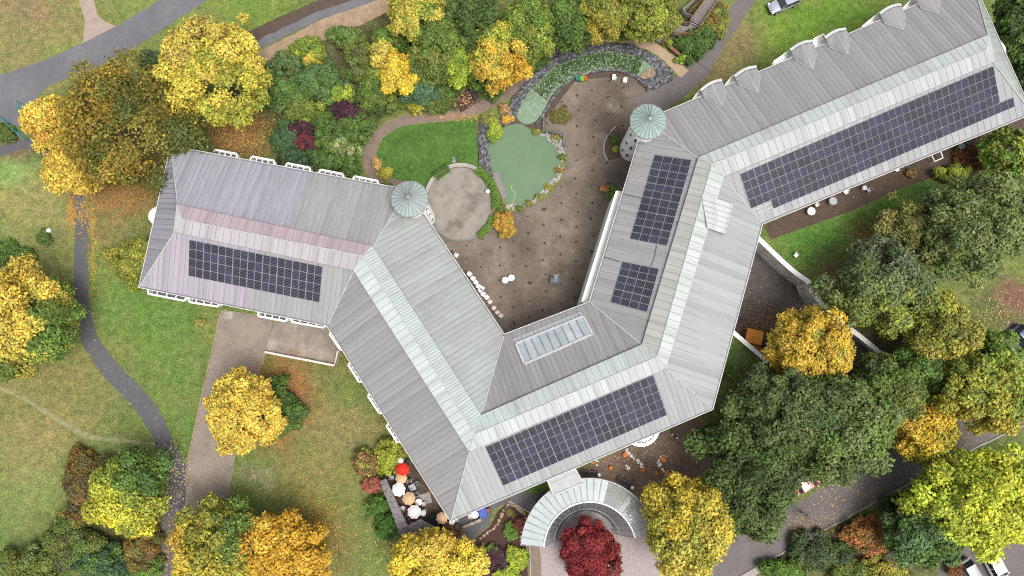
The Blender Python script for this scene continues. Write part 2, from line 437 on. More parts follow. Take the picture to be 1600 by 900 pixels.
def paving(name, base, lay_u, lay_v, ang, groove, layers, dots=None, mossy=None):
    m, nt, b, tc = start(name, 0.9, 0.25)
    v = scaled(nt, tc.outputs['Object'], (1, 1, 1), ang)
    nd = nt.nodes.new('ShaderNodeTexNoise')
    nd.inputs['Scale'].default_value = .22
    nt.links.new(v, nd.inputs['Vector'])
    vm = nt.nodes.new('ShaderNodeVectorMath')
    vm.operation = 'MULTIPLY_ADD'
    nt.links.new(nd.outputs['Color'], vm.inputs[0])
    vm.inputs[1].default_value = (2.2, 2.2, 0)
    nt.links.new(v, vm.inputs[2])
    sx = nt.nodes.new('ShaderNodeSeparateXYZ')
    nt.links.new(vm.outputs[0], sx.inputs[0])
    col = base
    for i, (c2, sc, lo, hi, amt) in enumerate(layers):
        f = noise(nt, scaled(nt, tc.outputs['Object'], (1, 1, 1), i * .8), sc, 6, .65)
        col = mix(nt, mth(nt, 'MULTIPLY', ramp(nt, f, lo, hi), amt), col, c2)
    br = nt.nodes.new('ShaderNodeTexBrick')
    br.inputs['Scale'].default_value = 1.0
    br.inputs['Brick Width'].default_value = lay_u
    br.inputs['Row Height'].default_value = lay_v
    br.inputs['Mortar Size'].default_value = groove
    br.inputs['Color1'].default_value = (1, 1, 1, 1)
    br.inputs['Color2'].default_value = (.72, .72, .72, 1)
    br.inputs['Mortar'].default_value = (.35, .34, .33, 1)
    nt.links.new(v, br.inputs['Vector'])
    col = mix(nt, 0.42, col, br.outputs['Color'], 'MULTIPLY')
    if dots:                      # small dark setts laid in a regular grid
        wv = nt.nodes.new('ShaderNodeTexNoise')
        wv.inputs['Scale'].default_value = 0.5
        nt.links.new(v, wv.inputs['Vector'])
        def cell(o, per):
            q = mth(nt, 'FRACT', mth(nt, 'DIVIDE', o, per))
            return mth(nt, 'MULTIPLY', mth(nt, 'ABSOLUTE', mth(nt, 'SUBTRACT', q, .5)), per)
        row = mth(nt, 'FLOOR', mth(nt, 'DIVIDE', sx.outputs['Y'], dots[1]))
        xo = mth(nt, 'ADD', sx.outputs['X'], mth(nt, 'MULTIPLY', row, dots[0] * .5))
        d = mth(nt, 'MAXIMUM', cell(xo, dots[0]), cell(sx.outputs['Y'], dots[1]))
        k = mth(nt, 'LESS_THAN', mth(nt, 'ADD', d, mth(nt, 'MULTIPLY', noise(nt, v, 3.0, 3), .18)), dots[2] + .09)
        col = mix(nt, mth(nt, 'MULTIPLY', k, .85), col, (0.03, 0.027, 0.026))
    nt.links.new(col, b.inputs['Base Color'])
    bump(nt, b, noise(nt, tc.outputs['Object'], 10, 4), .35, .02)
    return m
M_plaza = paving('courtyard_paving', (0.212, 0.170, 0.134), .30, .30, R(33), .03,
    [((0.095, 0.075, 0.056), 0.10, .40, .60, .9), ((0.29, 0.245, 0.205), 0.22, .54, .74, .8), ((0.10, 0.08, 0.065), 0.7, .5, .75, .7), ((0.15, 0.14, 0.07), 0.16, .56, .72, .5), ((0.4, 0.36, 0.31), 7, .62, .8, .6)], dots=(2.35, 1.9, .15))
M_block = paving('block_paving', (0.30, 0.25, 0.20), .34, .30, R(-14), .05, [((0.16, 0.13, 0.115), 0.4, .4, .7, .6), ((0.32, 0.28, 0.25), 2.0, .5, .75, .5), ((0.13, 0.1, 0.08), 6, .55, .8, .6)])
M_circle = surf('round_terrace', (0.23, 0.205, 0.18), [((0.28, 0.255, 0.215), 0.35, .45, .7, .8), ((0.10, 0.088, 0.076), 0.5, .45, .68, .8), ((0.24, 0.22, 0.16), 1.6, .52, .75, .6), ((0.07, 0.06, 0.055), 5, .6, .8, .6)], 0.9, bmp=(15, .3, .02))
M_terr = surf('stained_concrete', (0.235, 0.20, 0.165), [((0.34, 0.315, 0.28), 0.30, .5, .68, .9), ((0.14, 0.115, 0.09), 0.7, .45, .7, .7), ((0.42, 0.4, 0.37), 3, .62, .8, .6)], 0.9, bmp=(15, .3, .02))
M_water = surf('pond_water', (0.100, 0.165, 0.086), [((0.122, 0.192, 0.104), 0.12, .4, .65, .8), ((0.09, 0.135, 0.07), 0.5, .5, .75, .5)], 0.08, 0.5, bmp=(1.2, .06, .05))
M_water2 = surf('shallow_water', (0.155, 0.22, 0.14), [((0.45, 0.52, 0.46), 4.0, .54, .66, .65), ((0.10, 0.15, 0.09), 0.8, .45, .7, .6)], 0.25, 0.5)
M_yardline = surf('drain_channel', (0.028, 0.026, 0.026), [((0.06, 0.055, 0.05), 5, .45, .75, .6)], 0.8)

# ---- roads, paths and pavements
sheet('road', px_poly([(-120,165),(0,117),(67,95),(130,67),(187,38),(250,0),(330,-60),(460,-60),(325,0),(277,30),(233,60),(167,97),(77,133),(45,165),(40,200),(0,190),(-120,240)]), M_asphalt, 2)
sheet('gravel_path', px_poly([(110,-60),(123,0),(133,33),(128,75),(170,52),(187,44),(165,34),(152,23),(147,0),(150,-60)]), M_gravelp, 1)
strip('park_path', [(-90,262,16),(-10,240,16),(45,225,16),(85,248,18),(112,280,18),(123,315,20),(127,360,20),(126,420,22),(129,480,23),(143,535,26),(175,580,28),(213,620,29),(242,660,28),(263,705,27),(280,750,36),(279,800,42),(262,845,34),(250,905,30),(238,970,30)], 24, M_asph2, 1)
strip('upper_path', [(330,108,14),(395,75,14),(450,47,14),(505,22,14),(560,4,14),(640,-25,14)], 14, M_asphalt, 4)
strip('bare_soil', [(385,62,22),(430,42,26),(490,16,26),(540,-5,22),(600,-30,20)], 24, M_soil, 2)
strip('dry_bank', [(395,92,16),(450,72,28),(520,40,34),(590,12,28),(650,-20,22)], 24, M_straw, 3)
sheet('driveway', px_poly([(346,484),(428,496),(416,552),(395,618),(372,692),(356,775),(330,830),(288,810),(293,722),(318,610),(336,530)]), M_block, 3)
sheet('stained_terrace', px_poly([(430,497),(515,512),(533,545),(527,570),(415,550)]), M_terr, 4)
sheet('inspection_cover', px_poly([(351,487),(364,487),(363,499),(350,498)]), M_concrete, 5)
sheet('courtyard', px_poly([(664,345),(690,430),(770,545),(905,520),(990,260),(1030,180),(1010,140),(1002,122),(985,112),(950,104),(912,112),(880,126),(862,148),(848,178),(846,200),(878,212),(886,250),(874,288),(846,314),(805,330),(768,336),(730,378),(700,376)]), M_plaza, 2)
strip('service_drive', [(1000,172,46),(1030,155,40),(1066,132,34),(1096,105,30),(1122,62,28),(1150,22,28),(1178,-20,28)], 30, M_roadbr, 3)
ring = [P(720 + 53 * math.cos(a), 318 + 57 * math.sin(a)) for a in np.linspace(0, 2 * math.pi, 48, endpoint=False)]
sheet('round_terrace', ring, M_circle, 5)
strip('garden_path', [(636,292,16),(606,287,18),(584,272,20),(577,248,20),(586,218,20),(612,196,18),(660,183,18),(716,178,20),(765,160,19),(800,140,17),(828,110,16),(862,84,15),(910,64,15),(960,58,15)], 18, M_brown, 3)
strip('tan_path', [(900,66,14),(958,59,15),(1000,66,16),(1036,84,17),(1070,116,18)], 16, M_tan, 4)
sheet('fresh_lawn', px_poly([(588,243),(598,216),(628,197),(690,191),(738,182),(745,188),(748,250),(744,268),(712,268),(684,276),(664,292),(622,282),(596,264)]), M_lawn2, 4)
sheet('pond', px_poly([(764,226),(776,208),(795,196),(815,194),(832,206),(856,214),(873,228),(876,250),(870,274),(852,296),(832,311),(811,321),(793,318),(780,296),(768,272),(763,248)], 0, 4), M_water, 6)
sheet('stream_pool', px_poly([(808,184),(812,166),(830,138),(864,106),(910,86),(958,80),(1000,90),(1024,104),(1022,122),(1000,120),(960,108),(915,114),(884,128),(862,150),(848,176),(836,190),(820,194)], 0, 4), M_water2, 6)
sheet('rock_bed', px_poly([(786,196),(800,156),(838,112),(880,84),(930,70),(985,72),(1022,88),(1050,112),(1052,124),(1010,142),(990,118),(900,125),(850,190),(845,206),(815,196),(800,196),(772,212),(764,240),(775,290),(786,318),(766,300),(747,262),(746,190),(762,184)]), M_soil, 4)
sheet('planting_bed', px_poly([(1192,352),(1330,293),(1480,228),(1600,172),(1640,190),(1580,238),(1500,262),(1415,292),(1330,330),(1205,374)]), M_soil, 1)
sheet('mulch_bed', px_poly([(880,745),(1000,690),(1090,652),(1120,690),(1100,760),(1040,815),(1010,820),(985,775),(945,752)]), M_mulch, 1)
sheet('forecourt', px_poly([(842,800),(880,770),(960,775),(1010,810),(1060,860),(1130,880),(1190,850),(1210,880),(1120,940),(840,960)]), M_gravelf, 2)
_, RL, RR = strip('estate_road', [(1030,935,58),(1110,893,56),(1188,849,54),(1280,799,54),(1375,747,53),(1495,684,52),(1565,651,50),(1700,590,50)], 54, M_roadbr, 3)
sheet('footpath', px_poly([(640,835),(702,812),(800,765),(838,772),(842,800),(826,800),(788,788),(772,796),(762,822),(742,838),(744,870),(740,960),(715,960),(716,860),(700,842)]), M_asph2, 3)
sheet('shrub_bed', px_poly([(795,784),(826,802),(822,850),(828,960),(744,960),(742,842),(766,822),(778,798)]), M_redmulch, 2)
sheet('side_path', px_poly([(826,848),(842,848),(846,880),(844,960),(826,960)]), M_brown, 4)
sheet('parasol_terrace', px_poly([(596,748),(622,715),(668,735),(718,815),(690,838),(640,838)]), M_soil, 3)
sheet('grass_verge', px_poly([(795,782),(850,748),(880,760),(842,790),(834,796)]), M_lawn2, 2)
sheet('car_park', px_poly([(1470,880),(1520,850),(1700,850),(1700,1000),(1440,1000)]), M_roadbr, 1)
sheet('car_park_bay', px_poly([(1575,500),(1700,560),(1700,680),(1560,540)]), M_roadbr, 1)
sheet('leafy_niche', px_poly([(706,154),(738,134),(750,158),(720,176)]), M_redmulch, 5)
bedp = smooth_line([P(962,198), P(948,214), P(943,236), P(950,252)], 5) + [P(985,240), P(990,205)]
sheet('tower_bed', bedp, M_soil, 4)
# worn trail across the meadow
M_trail = surf('worn_trail', (0.235, 0.22, 0.12), [((0.14, 0.15, 0.055), 1.4, .42, .62, .85)], 0.95)
strip('worn_trail', [(-20,598,4),(40,625,5),(100,662,7),(140,682,7),(200,690,6),(245,693,4)], 4, M_trail, 1)

# sunken service yard
YZ = -3.2
yd = [P(x, y, 0) for x, y in YARD]
sheet('yard_floor', [Vector((p.x, p.y, 0)) for p in [yd[0] + Vector((-.6, 0, 0)), yd[1], yd[2], yd[3], yd[4], yd[8], yd[9], yd[10], yd[11], yd[12] + Vector((-.6, 0, 0))]], M_yard, 0, YZ)
mb = MB()
mb.face([(yd[8].x, yd[8].y, YZ), (yd[7].x, yd[7].y, 0), (yd[6].x, yd[6].y, 0), (yd[5].x, yd[5].y, -1.6), (yd[4].x, yd[4].y, YZ)])
tag(mb.build('yard_ramp', M_yard), kind='structure')
mb = MB(); mb.bar(P(1141, 522, YZ + .01), P(1163, 455, YZ + .01), .16, .02)
mb.bar(P(1240, 492, YZ + .01), P(1256, 470, YZ + .01), .18, .02)
tag(mb.build('yard_drain', M_yardline), kind='structure')
# ------------------------------------------------------------------ the building
EAVE, CAPZ, STEP, RIDGE = 8.0, 10.4, 0.32, 11.1
I_px = [(268,230),(636,298),(787,525),(923,473),(1009,189),(1520,-28)]
O_px = [(219,447),(512,507),(705,812),(1112,638),(1190,348),(1611,176)]
U_px = [(278,320),(583,385),(752,648),(1002,538),(1090,247),(1543,55)]
K_px = [(285,343),(566,400),(742,678),(1027,557),(1112,257),(1542,78)]
L_px = [(273,363),(553,423),(733,705),(1040,575),(1130,277),(1552,98)]
EI = [P(x, y, EAVE) for x, y in I_px]
EO = [P(x, y, EAVE) for x, y in O_px]
UI = [P(x, y, CAPZ) for x, y in U_px]
LO = [P(x, y, CAPZ) for x, y in L_px]
KR = [P(x, y, RIDGE) for x, y in K_px]
upv = Vector((0, 0, STEP))
CU = [p + upv for p in UI]
CL = [p + upv for p in LO]

bld = thing('pavilion_building', 'long grey standing-seam metal roofed building bent around the paved courtyard, with two round towers', 'building', (P(800, 560).x, P(800, 560).y, 0))

def roof_mat(name, main, light, dark, sp, la=.5, da=.5, patina=None, split=None):
    main, light, dark = (tuple(q * f * t for q, t in zip(c_, (.985, 1.0, 1.0))) for c_, f in ((main, .85), (light, .95), (dark, .74)))
    m, nt, b, tc = start(name, 0.7, 0.2, 0.0)
    sx = nt.nodes.new('ShaderNodeSeparateXYZ')
    nt.links.new(tc.outputs['UV'], sx.inputs[0])
    u, v = sx.outputs['X'], sx.outputs['Y']
    base = main
    if split:
        base = mix(nt, mth(nt, 'LESS_THAN', u, split[0]), main, split[1])
    wn_ = nt.nodes.new('ShaderNodeTexWhiteNoise')
    wn_.noise_dimensions = '1D'
    nt.links.new(mth(nt, 'FLOOR', mth(nt, 'DIVIDE', u, sp)), wn_.inputs['W'])
    tone = mth(nt, 'ADD', mth(nt, 'MULTIPLY', wn_.outputs['Value'], .22), .89)
    cv = nt.nodes.new('ShaderNodeCombineXYZ')
    for i in range(3): nt.links.new(tone, cv.inputs[i])
    col = mix(nt, 1.0, base, cv.outputs[0], 'MULTIPLY')
    s1 = noise(nt, scaled(nt, tc.outputs['UV'], (2.6, .22, 1)), 1.0, 6, .7)
    s2 = noise(nt, scaled(nt, tc.outputs['UV'], (5.5, .30, 1), 0), 1.0, 5, .7)
    big = noise(nt, tc.outputs['Object'], .18, 5, .6)
    fine = noise(nt, tc.outputs['Object'], 2.5, 5, .7)
    if patina:
        col = mix(nt, mth(nt, 'MULTIPLY', ramp(nt, mth(nt, 'ADD', mth(nt, 'MULTIPLY', s1, .55), mth(nt, 'MULTIPLY', big, .45)), .42, .62), patina[1]), col, patina[0])
    col = mix(nt, mth(nt, 'MULTIPLY', mth(nt, 'MULTIPLY', ramp(nt, s2, .48, .72), ramp(nt, big, .3, .65)), la), col, light)
    col = mix(nt, mth(nt, 'MULTIPLY', ramp(nt, s1, .52, .78), da), col, dark)
    col = mix(nt, mth(nt, 'MULTIPLY', ramp(nt, fine, .55, .8), .25), col, light)
    nt.links.new(col, b.inputs['Base Color'])
    bump(nt, b, s1, .15, .03)
    return m

def quad_uv(e0, e1):
    ux = (e1 - e0); ux.z = 0; ux.normalize()
    return ux
def slope(name, e0, e1, t1, t0, mat, sp=.62, ribw=.042, ribh=.022, parent=None, off=.3, holes=None):
    """roof plane from eave e0-e1 up to t0-t1, with standing seams up the slope"""
    ux = (e1 - e0).normalized()
    n = ux.cross((t0 + t1) / 2 - e0).normalized()
    if n.z < 0: n = -n
    vy = n.cross(ux)
    if vy.dot((t0 + t1) / 2 - (e0 + e1) / 2) < 0: vy = -vy
    def uv(p): return ((p - e0).dot(ux), (p - e0).dot(vy))
    mb = MB()
    q = [e0, e1, t1, t0]
    if ux.cross(vy).z < 0: q = q[::-1]
    mb.face(q, 0, [uv(p) for p in q])
    pol = [uv(p) for p in (e0, e1, t1, t0)]
    us = [p[0] for p in pol]
    k = min(us) + sp * off
    while k < max(us):
        hit = []
        for i in range(4):
            a, b2 = pol[i], pol[(i + 1) % 4]
            if (a[0] - k) * (b2[0] - k) < 0:
                t = (k - a[0]) / (b2[0] - a[0])
                A, B = (e0, e1, t1, t0)[i], (e0, e1, t1, t0)[(i + 1) % 4]
                hit.append(A + (B - A) * t)
        if len(hit) == 2 and (hit[1] - hit[0]).length > .4:
            a, b2 = hit
            d = (b2 - a).normalized() * .05
            mb.bar(a + d + n * ribh / 2, b2 - d + n * ribh / 2, ribw, ribh, up=n, m=1)
        k += sp
    return mb, n

GREY = (0.245, 0.24, 0.24)
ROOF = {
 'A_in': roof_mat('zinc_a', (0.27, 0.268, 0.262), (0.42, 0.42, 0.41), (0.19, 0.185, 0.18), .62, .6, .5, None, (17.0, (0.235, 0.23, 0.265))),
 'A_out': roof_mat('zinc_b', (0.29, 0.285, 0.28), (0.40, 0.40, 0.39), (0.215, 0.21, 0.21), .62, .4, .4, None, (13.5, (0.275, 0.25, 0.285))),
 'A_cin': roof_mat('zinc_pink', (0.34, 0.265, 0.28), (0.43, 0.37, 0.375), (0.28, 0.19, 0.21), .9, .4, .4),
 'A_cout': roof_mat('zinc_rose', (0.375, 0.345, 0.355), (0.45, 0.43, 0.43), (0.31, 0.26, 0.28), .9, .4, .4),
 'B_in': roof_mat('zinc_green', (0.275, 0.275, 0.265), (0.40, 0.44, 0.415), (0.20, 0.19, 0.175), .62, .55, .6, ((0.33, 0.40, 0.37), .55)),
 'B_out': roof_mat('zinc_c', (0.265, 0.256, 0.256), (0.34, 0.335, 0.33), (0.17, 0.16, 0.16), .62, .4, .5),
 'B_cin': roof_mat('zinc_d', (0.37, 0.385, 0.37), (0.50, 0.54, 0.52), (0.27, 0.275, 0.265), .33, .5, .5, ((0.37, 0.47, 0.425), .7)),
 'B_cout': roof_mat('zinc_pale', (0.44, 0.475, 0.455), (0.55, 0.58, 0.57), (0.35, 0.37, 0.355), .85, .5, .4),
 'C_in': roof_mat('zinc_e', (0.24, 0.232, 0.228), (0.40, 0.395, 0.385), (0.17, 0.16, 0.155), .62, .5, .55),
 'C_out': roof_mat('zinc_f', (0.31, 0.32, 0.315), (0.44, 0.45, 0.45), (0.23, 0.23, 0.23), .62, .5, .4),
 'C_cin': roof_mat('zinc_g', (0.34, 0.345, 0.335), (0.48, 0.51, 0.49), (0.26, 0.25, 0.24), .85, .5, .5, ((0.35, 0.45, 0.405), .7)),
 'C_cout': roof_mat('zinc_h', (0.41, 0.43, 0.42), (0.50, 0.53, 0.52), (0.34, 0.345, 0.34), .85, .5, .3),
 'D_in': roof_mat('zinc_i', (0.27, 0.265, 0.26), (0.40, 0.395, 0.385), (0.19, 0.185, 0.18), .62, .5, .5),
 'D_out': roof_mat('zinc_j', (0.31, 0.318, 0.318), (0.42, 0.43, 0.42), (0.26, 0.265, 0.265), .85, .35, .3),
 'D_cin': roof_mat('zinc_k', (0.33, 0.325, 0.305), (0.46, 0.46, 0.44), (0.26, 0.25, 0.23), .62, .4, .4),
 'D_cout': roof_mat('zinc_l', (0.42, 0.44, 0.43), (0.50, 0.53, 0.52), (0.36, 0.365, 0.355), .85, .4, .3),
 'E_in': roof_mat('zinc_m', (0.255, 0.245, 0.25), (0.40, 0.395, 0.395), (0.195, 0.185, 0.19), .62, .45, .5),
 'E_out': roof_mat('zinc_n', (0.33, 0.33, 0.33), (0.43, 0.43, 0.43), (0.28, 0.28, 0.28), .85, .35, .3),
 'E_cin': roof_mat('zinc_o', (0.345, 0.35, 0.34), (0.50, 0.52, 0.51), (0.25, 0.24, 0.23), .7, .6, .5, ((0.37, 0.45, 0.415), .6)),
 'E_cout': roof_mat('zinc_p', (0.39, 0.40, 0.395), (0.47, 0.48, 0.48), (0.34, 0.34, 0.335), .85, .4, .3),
 'hipW': roof_mat('zinc_q', (0.285, 0.275, 0.305), (0.36, 0.35, 0.37), (0.21, 0.2, 0.22), .62, .35, .4),  # base colour made lighter to offset the shading on this steep hip
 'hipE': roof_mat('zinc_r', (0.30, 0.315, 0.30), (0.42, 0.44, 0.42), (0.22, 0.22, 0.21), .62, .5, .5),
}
PL = {}
wings = 'ABCDE'
CSP = {'A': .92, 'B': .85, 'C': .85, 'D': .85, 'E': .85}
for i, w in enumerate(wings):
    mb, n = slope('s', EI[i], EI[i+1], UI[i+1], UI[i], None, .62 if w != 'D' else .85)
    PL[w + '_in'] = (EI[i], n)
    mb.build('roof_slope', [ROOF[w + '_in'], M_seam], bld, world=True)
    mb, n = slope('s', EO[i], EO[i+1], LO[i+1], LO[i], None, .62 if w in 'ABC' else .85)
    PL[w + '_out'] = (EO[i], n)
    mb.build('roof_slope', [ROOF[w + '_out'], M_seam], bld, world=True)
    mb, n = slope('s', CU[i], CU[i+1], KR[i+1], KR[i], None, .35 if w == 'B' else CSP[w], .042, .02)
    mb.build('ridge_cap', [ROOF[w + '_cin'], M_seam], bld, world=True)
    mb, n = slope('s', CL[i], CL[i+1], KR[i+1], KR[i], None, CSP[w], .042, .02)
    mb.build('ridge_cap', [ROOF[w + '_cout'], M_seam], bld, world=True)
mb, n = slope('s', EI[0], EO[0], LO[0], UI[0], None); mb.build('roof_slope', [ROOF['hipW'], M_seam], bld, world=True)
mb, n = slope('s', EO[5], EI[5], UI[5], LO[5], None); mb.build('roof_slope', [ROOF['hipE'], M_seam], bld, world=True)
# cap ends, step fascia, hip and ridge flashings
mb = MB()
mb.face([CL[0], CU[0], KR[0]][::-1], 0); mb.face([CL[5], CU[5], KR[5]], 0)
dz = Vector((0, 0, STEP + .06))
for A in (CU, CL):
    for i in range(5): mb.face([A[i] - dz, A[i+1] - dz, A[i+1], A[i]], 1)
mb.face([CU[0] - dz, CL[0] - dz, CL[0], CU[0]], 1); mb.face([CU[5] - dz, CL[5] - dz, CL[5], CU[5]], 1)
mb.build('cap_fascia', [ROOF['C_cout'], M_seam], bld, world=True)
M_flash = surf('flashing', (0.40, 0.41, 0.40), [((0.28, 0.28, 0.275), 1.2, .4, .7, .6), ((0.5, 0.53, 0.51), 4, .5, .75, .5)], 0.6)
mb = MB()
lift = Vector((0, 0, .05))
for a, b2, l in [(EI[0], UI[0], 1), (EO[0], LO[0], 1), (EI[5], UI[5], 1), (EO[5], LO[5], 1), (EI[1], UI[1], 1), (EI[4], UI[4], 1), (EO[2], LO[2], 1), (EO[3], LO[3], 1),
                 (EI[2], UI[2], .6), (EI[3], UI[3], .6), (EO[1], LO[1], .6), (EO[4], LO[4], .6)]:
    mb = MB()
    mb.tube([a + lift * l, b2 + lift * l], .07, 6)
    mb.build('hip_flashing', M_flash, bld, world=True, smooth=True)
mb = MB()
mb.tube([k + Vector((0, 0, .03)) for k in KR], .065, 6)
for i in range(1, 5):
    mb.tube([CU[i] + lift*.6, KR[i] + lift*.6], .045, 6); mb.tube([CL[i] + lift*.6, KR[i] + lift*.6], .045, 6)
mb.build('ridge_flashing', M_flash, bld, world=True, smooth=True)

# plan outline, inset walls, soffit, fascia and gutter
outl = [EI[0], EI[1], EI[2], EI[3], EI[4], EI[5], EO[5], EO[4], EO[3], EO[2], EO[1], EO[0]]
def inset(poly, d):
    A = sum(poly[i].x * poly[(i+1) % len(poly)].y - poly[(i+1) % len(poly)].x * poly[i].y for i in range(len(poly)))
    sg = 1 if A > 0 else -1
    out = []
    for i in range(len(poly)):
        a, b2, c2 = poly[i-1], poly[i], poly[(i+1) % len(poly)]
        d1 = (b2 - a); d1.z = 0; d1.normalize()
        d2 = (c2 - b2); d2.z = 0; d2.normalize()
        n1, n2 = Vector((-d1.y, d1.x, 0)) * sg, Vector((-d2.y, d2.x, 0)) * sg
        bis = (n1 + n2)
        out.append(b2 + bis * (d / (1 + n1.dot(n2))))
    return out
wallp = inset(outl, .55)
mb = MB()
mb.prism([(p.x, p.y) for p in wallp], -3.4, EAVE - .28)
mb.build('wall', M_render, bld, world=True)
mb = MB()
N = len(outl)
for i in range(N):
    a, b2 = outl[i], outl[(i + 1) % N]
    h = Vector((0, 0, .24)); e = Vector((0, 0, .02))
    mb.face([a - h, b2 - h, b2 - e, a - e], 0)
    ia, ib = wallp[i].copy(), wallp[(i + 1) % N].copy()
    ia.z = ib.z = EAVE - .24
    mb.face([a - h, b2 - h, ib, ia], 0)
mb.build('fascia', M_white, bld, world=True)
M_gut = surf('gutter_zinc', (0.16, 0.165, 0.17), [((0.28, 0.28, 0.28), 2, .45, .75, .5)], 0.5)
gl = inset(outl, -.09)
mb = MB()
for i in range(N):
    a, b2 = gl[i].copy(), gl[(i + 1) % N].copy()
    a.z = b2.z = EAVE - .07
    mb.tube([a, b2], .085, 6)
mb.build('gutter', M_gut, bld, world=True, smooth=True)
gl2 = inset(outl, -.19)
mb = MB()
for i in range(N):
    a, b2 = gl2[i].copy(), gl2[(i + 1) % N].copy()
    a.z = b2.z = EAVE - .06
    mb.tube([a, b2], .03, 5)
mb.build('gutter_lip', M_white, bld, world=True)

# windows, two storeys
def window(a, d, nrm, w, h, z):
    mb = MB()
    x0, x1 = a - d * w / 2, a + d * w / 2
    t = .09
    for q0, q1 in (((x0, z), (x1, z)), ((x0, z + h), (x1, z + h))):
        mb.bar(Vector((q0[0].x, q0[0].y, q0[1])) + nrm * .04, Vector((q1[0].x, q1[0].y, q1[1])) + nrm * .04, .12, t)
    for q in (x0, a, x1):
        mb.bar(Vector((q.x, q.y, z + .05)) + nrm * .04, Vector((q.x, q.y, z + h - .05)) + nrm * .04, t, .1, up=d)
    o = mb.build('window', M_white, bld, world=True)
    mb = MB()
    pts = [Vector((q.x, q.y, zz)) + nrm * .02 for q, zz in ((x0, z), (x1, z), (x1, z + h), (x0, z + h))]
    if (pts[1] - pts[0]).cross(pts[3] - pts[0]).dot(nrm) < 0: pts = pts[::-1]
    mb.face(pts)
    g = mb.build('pane', M_glassd, o)
    g.matrix_parent_inverse = Matrix.Translation(-bld.location) @ Matrix.Translation(bld.location)
    return o
area = sum(outl[i].x * outl[(i+1) % N].y - outl[(i+1) % N].x * outl[i].y for i in range(N))
nw = 0
for i in range(N):
    a, b2 = wallp[i], wallp[(i + 1) % N]
    d = b2 - a; d.z = 0
    L = d.length
    d.normalize()
    nrm = Vector((d.y, -d.x, 0)) * (1 if area > 0 else -1)
    k = max(2, int(L / 7.0))
    for j in range(k):
        p = a + d * (L * (j + .5) / k)
        for z in (0.9, 4.6):
            window(p, d, nrm, 2.2, 1.8, z); nw += 1

# white balconies standing out under the eaves
def balcony(p0, p1, depth, z=5.2, bay=False):
    """p0, p1: photo pixels of the ends of the outer rail, seen at rail height"""
    zr = z + 1.05
    a, b2 = P(*p0, zr), P(*p1, zr)
    d = (b2 - a); d.z = 0; L = d.length; d.normalize()
    nin = Vector((-d.y, d.x, 0))
    cen = (a + b2) / 2
    best = min(range(N), key=lambda i: abs((cen - wallp[i]).cross((wallp[(i+1) % N] - wallp[i]).normalized()).z) if 0 < (cen - wallp[i]).dot(wallp[(i+1) % N] - wallp[i]) < (wallp[(i+1) % N] - wallp[i]).length_squared else 1e9)
    wmid = wallp[best]
    wd = (wallp[(best+1) % N] - wmid); wd.z = 0; wd.normalize()
    wnrm = Vector((-wd.y, wd.x, 0))
    dist = (cen - wmid).dot(wnrm)
    if nin.dot(wnrm) * dist > 0: nin = -nin
    depth = abs(dist)
    fl = 0.45
    q = [a, b2, b2 + d * fl + nin * depth, a - d * fl + nin * depth]
    mb = MB()
    mb.prism([(p.x, p.y) for p in q], z - .18, z, 0)
    o = mb.build('balcony', M_seam, bld, world=True)
    mb = MB()
    for s0, s1 in ((q[3], q[0]), (q[0], q[1]), (q[1], q[2])):
        for hh, t in ((zr, .22), (z + .55, .06), (z + .12, .06)):
            mb.bar((s0.x, s0.y, hh), (s1.x, s1.y, hh), t, .07)
        k = max(1, int((s1 - s0).length / 1.1))
        for j in range(k + 1):
            r = s0 + (s1 - s0) * (j / k)
            mb.bar((r.x, r.y, z), (r.x, r.y, zr), .12, .12, up=d)
    for j in range(1, 4):                         # braces running back to the wall at rail height
        r = q[0] + (q[1] - q[0]) * (j / 4)
        r2 = q[3] + (q[2] - q[3]) * (j / 4)
        mb.bar((r.x, r.y, zr + .05), (r2.x, r2.y, zr + .05), .12, .08)
    rl = mb.build('railing', M_white, o)
    rl.matrix_parent_inverse = Matrix.Identity(4)
    return o
for p0, p1 in [((284,224),(316,230)),((336,234),(370,240.5)),((394,244.5),(428,251)),((449,255),(484,262)),((501,265),(536,272)),((554,275.5),(590,282.5)),
               ((232,459),(288,470)),((296,472),(340,479)),((404,494),(446,502)),((456,503),(506,512)),
               ((515,522),(532,547)),((544,570),(561,597)),((575,619),(593,646)),((604,666),(621,691))]:
    balcony(p0, p1, 1.8)

